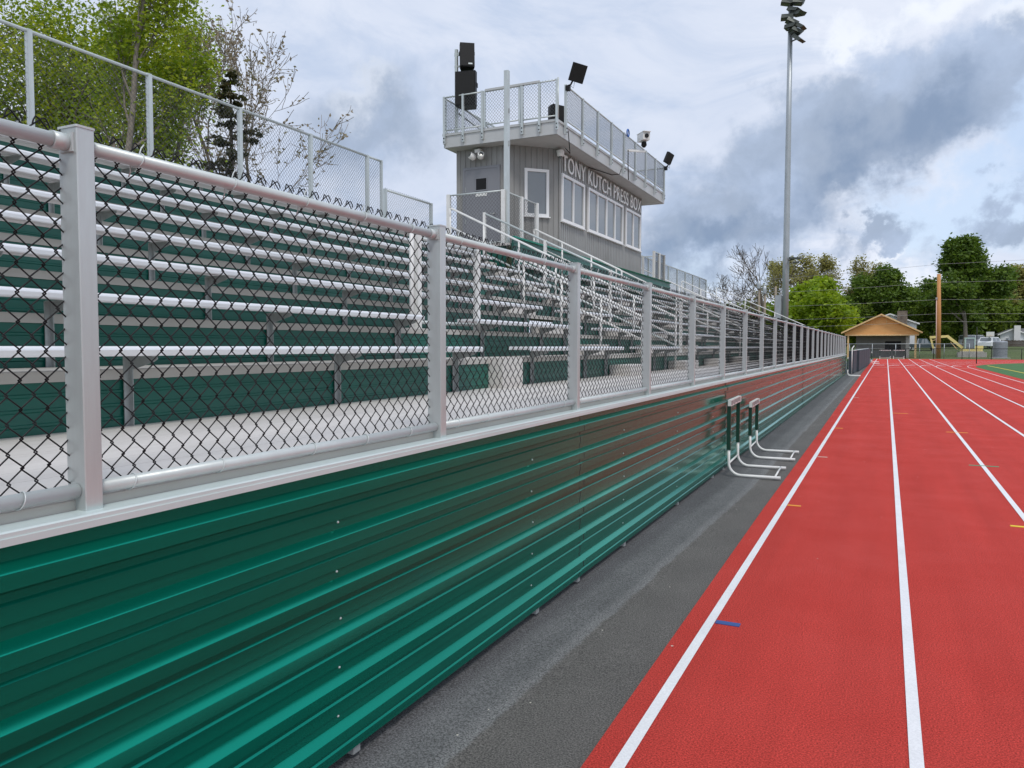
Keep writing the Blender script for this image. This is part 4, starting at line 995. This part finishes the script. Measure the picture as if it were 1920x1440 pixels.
for y in (115.0, 116.6): part(MB().prism(chamf(8.5, 11.0, y, y + .4, .05), .08, .66), 'crawler', M_rubber, ex)
single(MB().prism(chamf(8.1, 11.3, 112.2, 113.2, .08), -.03, .62).box(8.4, 11.0, 112.3, 113.1, .621, .74), 'concrete_block', M_conc, 'pale low concrete block in front of the excavator', 'concrete block', (9.7, 112.7, -.03))
cp = MB(); prof = [(.80, -.03)]
for i in range(12): prof += [(.80, .08 + i * .15), (.74, .155 + i * .15)]
cp.lathe(prof + [(.80, 1.9), (.70, 1.98), (.4, 2.05)], 20, (12.2, 108)); cv_ = thing('pipe_section', 'upright grey ribbed pipe section behind the black fence', 'pipe', (12.2, 108, -.03))
part(cp, 'barrel', M_culv, cv_); part(MB().box(11.2, 13.2, 107.2, 108.9, -.04, .03), 'base_slab', M_conc, cv_)

# vehicles on the road behind
def vehicle(name, label, cat, c, rz, m, L_=4.5, W=1.85, H=1.6, kind='suv'):
    t = thing(name, label, cat, c); BASE[t] = (0, 0, 0)
    t.matrix_world = Matrix.Translation(c) @ Matrix.Rotation(R(rz), 4, 'Z')
    a = L_ / 2
    if kind == 'suv': low = [(-a, .32), (-a, .85), (-a + .1, .95), (a - 1.1, .98), (a - .1, .85), (a, .6), (a, .32)]; top = [(-a + .15, .95), (-a + .5, H), (.5, H + .02), (1.15, .98)]
    elif kind == 'van': low = [(-a, .32), (-a, 1.1), (a - .9, 1.1), (a - .1, .95), (a, .6), (a, .32)]; top = [(-a + .02, 1.1), (-a + .1, H), (a - 1.7, H), (a - .95, 1.1)]
    else: low = [(-a, .4), (-a, .95), (a - 1.3, .98), (a - .1, .9), (a, .6), (a, .4)]; top = [(-.5, .97), (-.4, H), (.6, H), (1.2, .98)]
    def ex_(p, w0, w1=None):
        w1 = w1 or w0; mb = MB(); n = len(p); zs = [z for _, z in p]; z0, z1 = min(zs), max(zs)
        wz = lambda z: w0 + (w1 - w0) * (z - z0) / (z1 - z0)
        return mb.add([(x, -wz(z) / 2, z) for x, z in p] + [(x, wz(z) / 2, z) for x, z in p], [tuple(range(n)), tuple(range(n, 2 * n))[::-1]] + [(i, n + i, n + (i + 1) % n, (i + 1) % n) for i in range(n)])
    part(ex_(low, W), 'body', m, t, local=True)
    cab = part(ex_(top, W - .05, W * .8), 'cabin', m, t, local=True)
    g = MB(); z0, z1 = top[0][1] + .08, H - .08
    for s in (-1, 1):
        wz = lambda z: s * ((W - .05) / 2 + (W * .8 - W + .05) / 2 * (z - top[0][1]) / (H - top[0][1]) + .006)
        xs = [top[0][0] + .35, (top[0][0] + top[-1][0]) / 2 - .1, (top[0][0] + top[-1][0]) / 2, top[-1][0] - .35]
        for q in (0, 2): g.add([(xs[q], wz(z0), z0), (xs[q + 1], wz(z0), z0), (xs[q + 1] - (.25 if q == 2 else 0), wz(z1), z1), (xs[q] + (.18 if q == 0 else 0), wz(z1), z1)], [(0, 1, 2, 3)])
    fr = lambda p, q, o: [(p[0] + (q[0] - p[0]) * f + o[0], y_, p[1] + (q[1] - p[1]) * f + o[1]) for f, y_ in ((.12, -W * .40), (.12, W * .40), (.88, W * .36), (.88, -W * .36))]
    g.add(fr(top[3], top[2], (.008, .004)), [(0, 1, 2, 3)]); g.add(fr(top[0], top[1], (-.008, .002)), [(0, 1, 2, 3)])
    part(g, 'windows', M_glass, cab, local=True)
    for x in (-a + .85, a - .9):
        for s in (-1, 1):
            w = part(MB().lathe([(.33, -.11), (.35, 0), (.33, .11)], 16).xf(Matrix.Translation((x, s * (W / 2 - .1), .34)) @ Matrix.Rotation(R(90), 4, 'X')), 'wheel', M_rubber, t, local=True)
            part(MB().lathe([(.2, 0), (.18, .01)], 12).xf(Matrix.Translation((x, s * (W / 2 + .012), .34)) @ Matrix.Rotation(R(-90 * s), 4, 'X')), 'hubcap', M_rail, w, local=True)
    for s in (-1, 1):
        part(MB().box(a - .02, a + .012, s * W * .36 - .16, s * W * .36 + .16, .62, .76), 'headlight', M_lens, t, local=True)
    return t
vehicle('white_suv', 'white parked car with dark windows left of the white house', 'car', (14.0, 134, 1.06), 62, M_car, 4.5, 1.9, 1.62)
vehicle('white_van', 'white van with a row of windows parked behind the thin black pole', 'van', (12.9, 143, 1.2), 20, M_car, 4.6, 1.9, 1.9, 'van')
vehicle('dark_truck', 'dark teal pickup truck parked left of the timber utility pole', 'truck', (4.6, 127.5, .72), 5, M_carg, 5.0, 1.9, 1.75, 'pick')

# houses
def gable_house(name, label, x0, x1, y0, y1, zb, ze, zr, m, apex=None, over=.4, chim=None, win=(), slope_x=True):
    t = thing(name, label, 'house', ((x0 + x1) / 2, y0, zb)); ax = apex if apex is not None else (x0 + x1) / 2
    part(MB().add([(x0, y0, zb), (x1, y0, zb), (x1, y0, ze), (ax, y0, zr), (x0, y0, ze), (x0, y1, zb), (x1, y1, zb), (x1, y1, ze), (ax, y1, zr), (x0, y1, ze)], [(0, 1, 2, 3, 4), (9, 8, 7, 6, 5), (0, 4, 9, 5), (1, 6, 7, 2)]), 'wall', m, t)
    rm = MB()
    for s0 in (x0 - over, x1 + over):
        k = (zr - ze) / abs(ax - (x0 if s0 < ax else x1)); zz = ze - over * k
        V = [(s0, y0 - over, zz + .02), (ax, y0 - over, zr + .02), (ax, y0 - over, zr + .2), (s0, y0 - over, zz + .2)]
        rm.add(V + [(x, y1 + over, z) for x, y, z in V], [(0, 1, 2, 3), (7, 6, 5, 4), (0, 4, 5, 1), (3, 2, 6, 7), (0, 3, 7, 4)])
    ro = part(rm, 'roof', M_roof, t)
    tr_ = MB()
    for s0 in (x0 - over, x1 + over):
        k = (zr - ze) / abs(ax - (x0 if s0 < ax else x1)); zz = ze - over * k
        tr_.add([(s0, y0 - over - .01, zz), (ax, y0 - over - .01, zr), (ax, y0 - over - .01, zr + .2), (s0, y0 - over - .01, zz + .2)], [(0, 1, 2, 3)])
    part(tr_, 'roof_trim', M_wframe, ro)
    if chim: part(MB().box(*chim[:6]), 'chimney', chim[6], ro)
    for (wx, wz, ww_, wh) in win:
        f = part(MB().box(wx - ww_ / 2, wx + ww_ / 2, y0 - .04, y0 - .005, wz, wz + wh), 'window', M_wframe, t)
        part(MB().box(wx - ww_ / 2 + .08, wx + ww_ / 2 - .08, y0 - .055, y0 - .041, wz + .08, wz + wh - .08), 'pane', M_glass, f)
    return t
gable_house('grey_house', 'pale house with a stone chimney rising behind the plywood gable', -3.3, 4.0, 130, 139, .7, 4.72, 6.1, M_house, apex=.4, chim=(1.36, 2.72, 129.0, 129.55, .7, 6.62, M_stone), win=((3.3, 3.0, .9, 1.1),))
wh = gable_house('white_house', 'white house with a white chimney at the right edge of the photo', 16.9, 20.6, 150, 158, 1.2, 3.25, 4.0, M_house, apex=18.6, chim=(18.75, 19.65, 149.3, 149.98, 1.2, 4.7, M_wframe), win=((17.9, 1.9, .5, .8),))
part(MB().box(20.62, 27, 151, 158, 1.2, 3.2), 'wing_wall', M_house, wh)
part(MB().add([(20.0, 150.4, 3.25), (27.5, 150.4, 3.25), (27.5, 154.5, 4.3), (20.0, 154.5, 4.3), (27.5, 158.6, 3.25), (20, 158.6, 3.25)], [(0, 1, 2, 3), (3, 2, 4, 5), (1, 4, 2)]), 'wing_roof', M_roof, wh)
bf = thing('board_fence', 'brown board fence below the white house', 'fence', (17, 147, 1.2))
fb = MB()
for i in range(60): fb.box(16.4 + i * .16, 16.54 + i * .16, 147, 147.03, 1.15, 2.25 + .03 * ((i * 7) % 3))
part(fb, 'board_panel', M_fencew, bf); part(MB().box(16.4, 26, 147.031, 147.08, 1.5, 1.6).box(16.4, 26, 147.031, 147.08, 2.0, 2.1), 'rail', M_fencew, bf)
bh = thing('basketball_hoop', 'white basketball backboard on a pole in front of the far trees', 'basketball hoop', (13.6, 132, .95))
part(MB().tube([(13.5, 132, .95), (13.5, 132, 2.6), (13.62, 131.7, 3.1)], .06, 8), 'pole', M_pole, bh)
part(MB().prism(chamf(13.1, 14.1, 131.6, 131.66, .01), 2.75, 3.45), 'backboard', M_white, bh)
part(MB().tube([(13.6 + .23 * math.cos(R(a)), 131.3 + .23 * math.sin(R(a)), 2.9) for a in range(0, 361, 30)], .015, 6), 'rim', M_orange, bh)

# ---------------------------------------------------------------- trees
def skeleton(seed, H, trunk_r, spread, levels, nbr, lean=(0, 0), up=.25, first=.3, wig=.12, ratio=.66, angle=(25, 55)):
    """returns branch paths [(points, radii)] and tip points"""
    r = random.Random(seed); paths = []; tips = []
    def rot(d, ang, az):
        d = d.normalized(); o = d.orthogonal().normalized(); o2 = d.cross(o)
        return (d * math.cos(ang) + (o * math.cos(az) + o2 * math.sin(az)) * math.sin(ang)).normalized()
    def grow(p, d, L_, rad, lev):
        n = 4 if lev > 1 else 7
        pts = [p.copy()]; rr = [rad]; q = p.copy(); dd = d.copy()
        for i in range(n):
            dd = (dd + Vector((r.gauss(0, wig), r.gauss(0, wig), r.gauss(0, wig * .6) + (up * .12 if lev else 0)))).normalized()
            q = q + dd * (L_ / n); pts.append(q.copy()); rr.append(max(.006, rad * (1 - .62 * (i + 1) / n)))
        paths.append((pts, rr, lev))
        if lev >= levels: tips.extend(pts[1:]); return
        if lev >= levels - 1: tips.extend(pts[2:])
        k = nbr if lev else int(nbr * 2.2)
        for i in range(k):
            f = first + (1 - first) * (i + r.random() * .8) / k if lev == 0 else .25 + .75 * (i + r.random()) / k
            idx = min(n - 1, int(f * n)); fr = f * n - idx
            b = pts[idx].lerp(pts[idx + 1], min(1, fr)); dl = (pts[idx + 1] - pts[idx]).normalized()
            nd = rot(dl, R(r.uniform(*angle)), r.uniform(0, 6.283))
            nd = (nd + Vector((0, 0, up * .5))).normalized() if lev < 2 else nd
            ll = (spread * (1.15 - .75 * max(0, f - first)) if lev == 0 else L_ * ratio * r.uniform(.7, 1.1))
            grow(b, nd, ll, max(.008, rr[idx] * .55), lev + 1)
        if lev: grow(pts[-1], dd, L_ * .55, rr[-1], lev + 1)
    grow(Vector((0, 0, 0)), Vector((lean[0], lean[1], 1)).normalized(), H, trunk_r, 0)
    return paths, tips
def wood(paths, rscale=1.0, rmin=0.0):
    mb = MB()
    for pts, rr, lev in paths:
        mb.tube(pts, [max(rmin, q * rscale) for q in rr], 8 if lev == 0 else (5 if lev == 1 else 3), False)
    return mb
def leaves(tips, n, size, jitter, seed, squash=.7, zmin=None, shape=1.6):
    g = np.random.default_rng(seed); T = np.array([t[:] for t in tips])
    if zmin is not None: T = T[T[:, 2] > zmin]
    c = T[g.integers(0, len(T), n)] + g.normal(0, 1, (n, 3)) * np.array([jitter, jitter, jitter * squash])
    a = g.normal(0, 1, (n, 3)); a[:, 2] *= .55; a /= np.linalg.norm(a, axis=1)[:, None]
    b = g.normal(0, 1, (n, 3)); b -= a * (a * b).sum(1)[:, None]; b /= np.linalg.norm(b, axis=1)[:, None]
    s = size * g.uniform(.55, 1.35, n)[:, None]
    V = np.stack([c - a * s * shape * .5, c + b * s * .42 + a * s * .08, c + a * s * shape * .5, c - b * s * .42 + a * s * .1], 1).reshape(-1, 3)
    return V
def leaf_mesh(name, V, m):
    me = bpy.data.meshes.new(name); nq = len(V) // 4
    me.vertices.add(len(V)); me.vertices.foreach_set('co', V.astype(np.float32).ravel())
    me.loops.add(nq * 4); me.loops.foreach_set('vertex_index', np.arange(nq * 4, dtype=np.int32))
    me.polygons.add(nq); me.polygons.foreach_set('loop_start', np.arange(0, nq * 4, 4, dtype=np.int32))
    me.update(calc_edges=True); me.validate(); me.materials.append(m); return me
def tree(name, label, loc, m_leaf, n, size, seed, H, spread, levels=3, nbr=4, r=.2, jit=.3, m_bark=M_bark, cat='tree', first=.3, up=.25, group=None, scale=(1, 1, 1), rmin=0, angle=(25, 60), wig=.12, ratio=.66, zmin=None, rz=0, squash=.7):
    t = thing(name, label, cat, loc, group); BASE[t] = (0, 0, 0)
    t.matrix_world = Matrix.Translation(loc) @ Matrix.Rotation(R(rz), 4, 'Z') @ Matrix.Diagonal((*scale, 1))
    p, tips = skeleton(seed, H, r, spread, levels, nbr, up=up, first=first, angle=angle, wig=wig, ratio=ratio)
    part(wood(p, 1.0, rmin), 'trunk', m_bark, t, local=True)
    if n: part(leaf_mesh('crown', leaves(tips, n, size, jit, seed + 1, squash, zmin), m_leaf), 'crown', None, t, local=True)
    return t
G1 = 'trees behind the grandstand'; G2 = 'trees beyond the end of the track'
tree('maple_tree', 'tall yellow-green maple with a pale forked trunk behind the fence', (-17, 12.1, 0), L_maple, 11000, .075, 21, 10.5, 1.9, 3, 5, .12, .26, M_barkp, group=G1, first=.35, angle=(20, 45))
tree('maple_tree', 'big yellow-green maple with a dark trunk at the left edge', (-22, 15.2, 0), L_maple, 42000, .080, 33, 12.5, 3.7, 3, 6, .22, .42, M_bark, group=G1, first=.25)
tree('maple_tree', 'yellow-green maple filling the gap between the two fence posts', (-24.5, 14.3, 0), L_maple, 34000, .082, 45, 13.0, 2.9, 3, 6, .20, .42, M_bark, group=G1, first=.25)
tree('maple_tree', 'slender pale green maple beside the budding trees', (-18.2, 14.7, 0), L_maple, 6500, .07, 51, 9.4, .85, 3, 4, .10, .22, M_barkp, group=G1, first=.3)
tree('maple_tree', 'lower green maple screening the trunks at the far left', (-26, 16.0, 0), L_mid, 13000, .11, 58, 8, 3.0, 3, 5, .18, .5, M_bark, group=G1, first=.15)
tree('budding_tree', 'nearly bare budding tree just right of the maples', (-20.3, 21.0, 0), L_bud, 1100, .09, 61, 10.4, 2.7, 4, 3, .11, .05, M_twig, group=G1, first=.42, rmin=.009, up=.5, angle=(20, 48))
tree('budding_tree', 'nearly bare budding tree right of the dark conifer', (-19.9, 19.5, 0), L_bud, 1100, .09, 67, 9.4, 2.7, 4, 3, .10, .05, M_twig, group=G1, first=.42, rmin=.009, up=.4, angle=(22, 55))
def conifer(label, loc, H, seed):
    t = thing('conifer_tree', label, 'tree', loc, G1); BASE[t] = (0, 0, 0); t.matrix_world = Matrix.Translation(loc)
    r = random.Random(seed); paths = [([Vector((0, 0, z)) for z in (0, H * .5, H)], [.14, .09, .02], 0)]; tips = []
    z = H * .25
    while z < H * .99:
        f = (z - H * .25) / (H * .75); L_ = (1.9 * (1 - f) ** .9 + .12) * r.uniform(.7, 1.15)
        for k in range(r.choice((2, 3, 4))):
            a = r.uniform(0, 6.283); ln = L_ * r.uniform(.45, 1.25)
            pts = [Vector((math.cos(a) * ln * q, math.sin(a) * ln * q, z + ln * (.28 * q - .22 * q * q))) for q in (0, .35, .7, 1)]
            paths.append((pts, [.025, .018, .01, .006], 2)); tips += [pts[1].lerp(pts[3], s_ / 6) for s_ in range(7)]
        z += H * .021
    part(wood(paths), 'trunk', M_bark, t, local=True)
    part(leaf_mesh('crown', leaves(tips, 3600, .10, .06, seed, .6), L_con), 'crown', None, t, local=True)
conifer('dark brownish conifer standing in front of the budding trees', (-17.4, 17.0, 0), 9.6, 5)

# beyond the end of the track
tree('lime_tree', 'bright lime green bushy tree right of the stadium light pole', (-8.3, 112, 0), L_lime, 22000, .36, 71, 9.2, 3.8, 3, 5, .3, .5, group=G2, first=.10, up=.3, zmin=.5)
tree('lime_tree', 'smaller lime green bush left of the stadium light pole', (-12.6, 114, 0), L_lime, 10000, .40, 72, 5.4, 2.6, 3, 5, .25, .45, group=G2, first=.08)
tree('bare_tree', 'large bare tree with a wide fan of twigs left of the light pole', (-16.4, 122, .3), None, 0, 0, 73, 12.2, 5.2, 4, 3, .32, .3, M_bark, group=G2, first=.28, rmin=.026, up=.45, angle=(22, 50))
tree('bare_tree', 'smaller bare tree at the end of the back fence', (-22.5, 118, .3), None, 0, 0, 74, 8.2, 4.2, 4, 3, .26, .3, M_bark, group=G2, first=.2, rmin=.024, up=.3, angle=(22, 58))
tree('bare_tree', 'low bare tree leaning beside the sloping end guard', (-19.2, 110, .2), None, 0, 0, 79, 6.4, 3.8, 4, 3, .22, .3, M_bark, group=G2, first=.15, rmin=.022, up=.2, angle=(30, 65))
for i, (x, y, H, s, lab) in enumerate([(-13.0, 150, 15.2, 4.8, 'olive budding tree behind the lime tree, nearest the light pole'), (-7.8, 152, 14.4, 4.8, 'olive budding tree behind the lime tree, right of its neighbour'), (-3.8, 158, 12.8, 4.4, 'olive budding tree showing left of the dark green trees')]):
    tree('budding_tree', lab, (x, y, 1.2), L_olive, 8000, .25, 80 + i, H, s, 4, 4, .32, .45, group=G2, first=.18, rmin=.022, up=.4)
for i, (x, y, H, s, m, n, lab) in enumerate([
    (-2.2, 150, 10.6, 4.8, L_dark, 32000, 'dark green round tree above the left side of the plywood gable'),
    (2.2, 154, 8.6, 3.4, L_dark, 19000, 'dark green tree behind the stone chimney'),
    (6.8, 147, 8.2, 3.4, L_mid, 20000, 'mid green tree behind the timber utility pole'),
    (10.9, 140, 13.6, 4.3, L_dark, 36000, 'tallest dark green maple rising above the excavator'),
    (14.6, 158, 7.4, 3.6, L_mid, 14000, 'light green bushy tree behind the white car'),
    (12.6, 152, 7.8, 4.0, L_dark, 22000, 'dark green tree under the tall maple'),
    (19.6, 170, 12.6, 4.6, L_olive, 16000, 'olive green tree above the white house'),
    (25.0, 172, 13.2, 5.0, L_olive, 14000, 'olive green tree at the right edge of the photo'),
    (22, 166, 7.8, 4.0, L_mid, 12000, 'green bushy tree behind the white house'),
    (-6.4, 148, 6.6, 3.4, L_mid, 12000, 'low green tree left of the pavilion roof'),
    (4.6, 162, 8.0, 4.0, L_mid, 12000, 'green tree in the dip between the dark trees')]):
    tree('broadleaf_tree', lab, (x, y, 1.0), m, n, .37 if m is not L_olive else .28, 100 + i, H, s, 3, 5, .32, .52, group=G2, first=.10 if i != 3 else .25, zmin=.4, rmin=.02, m_bark=M_barkp if i == 3 else M_bark)
us = MB(); ur = random.Random(9)
hv = np.random.default_rng(4)
hp = [(hv.uniform(-40, 45), hv.uniform(164, 176), hv.uniform(.8, 9.5)) for _ in range(2200)]
und = bpy.data.objects.new('far_woodland', leaf_mesh('far_woodland', leaves([Vector(p) for p in hp], 42000, .62, .9, 12), L_mid)); COL.objects.link(und); und['kind'] = 'stuff'; und['label'] = 'dense green woodland edge behind the far houses'; und['category'] = 'woodland'
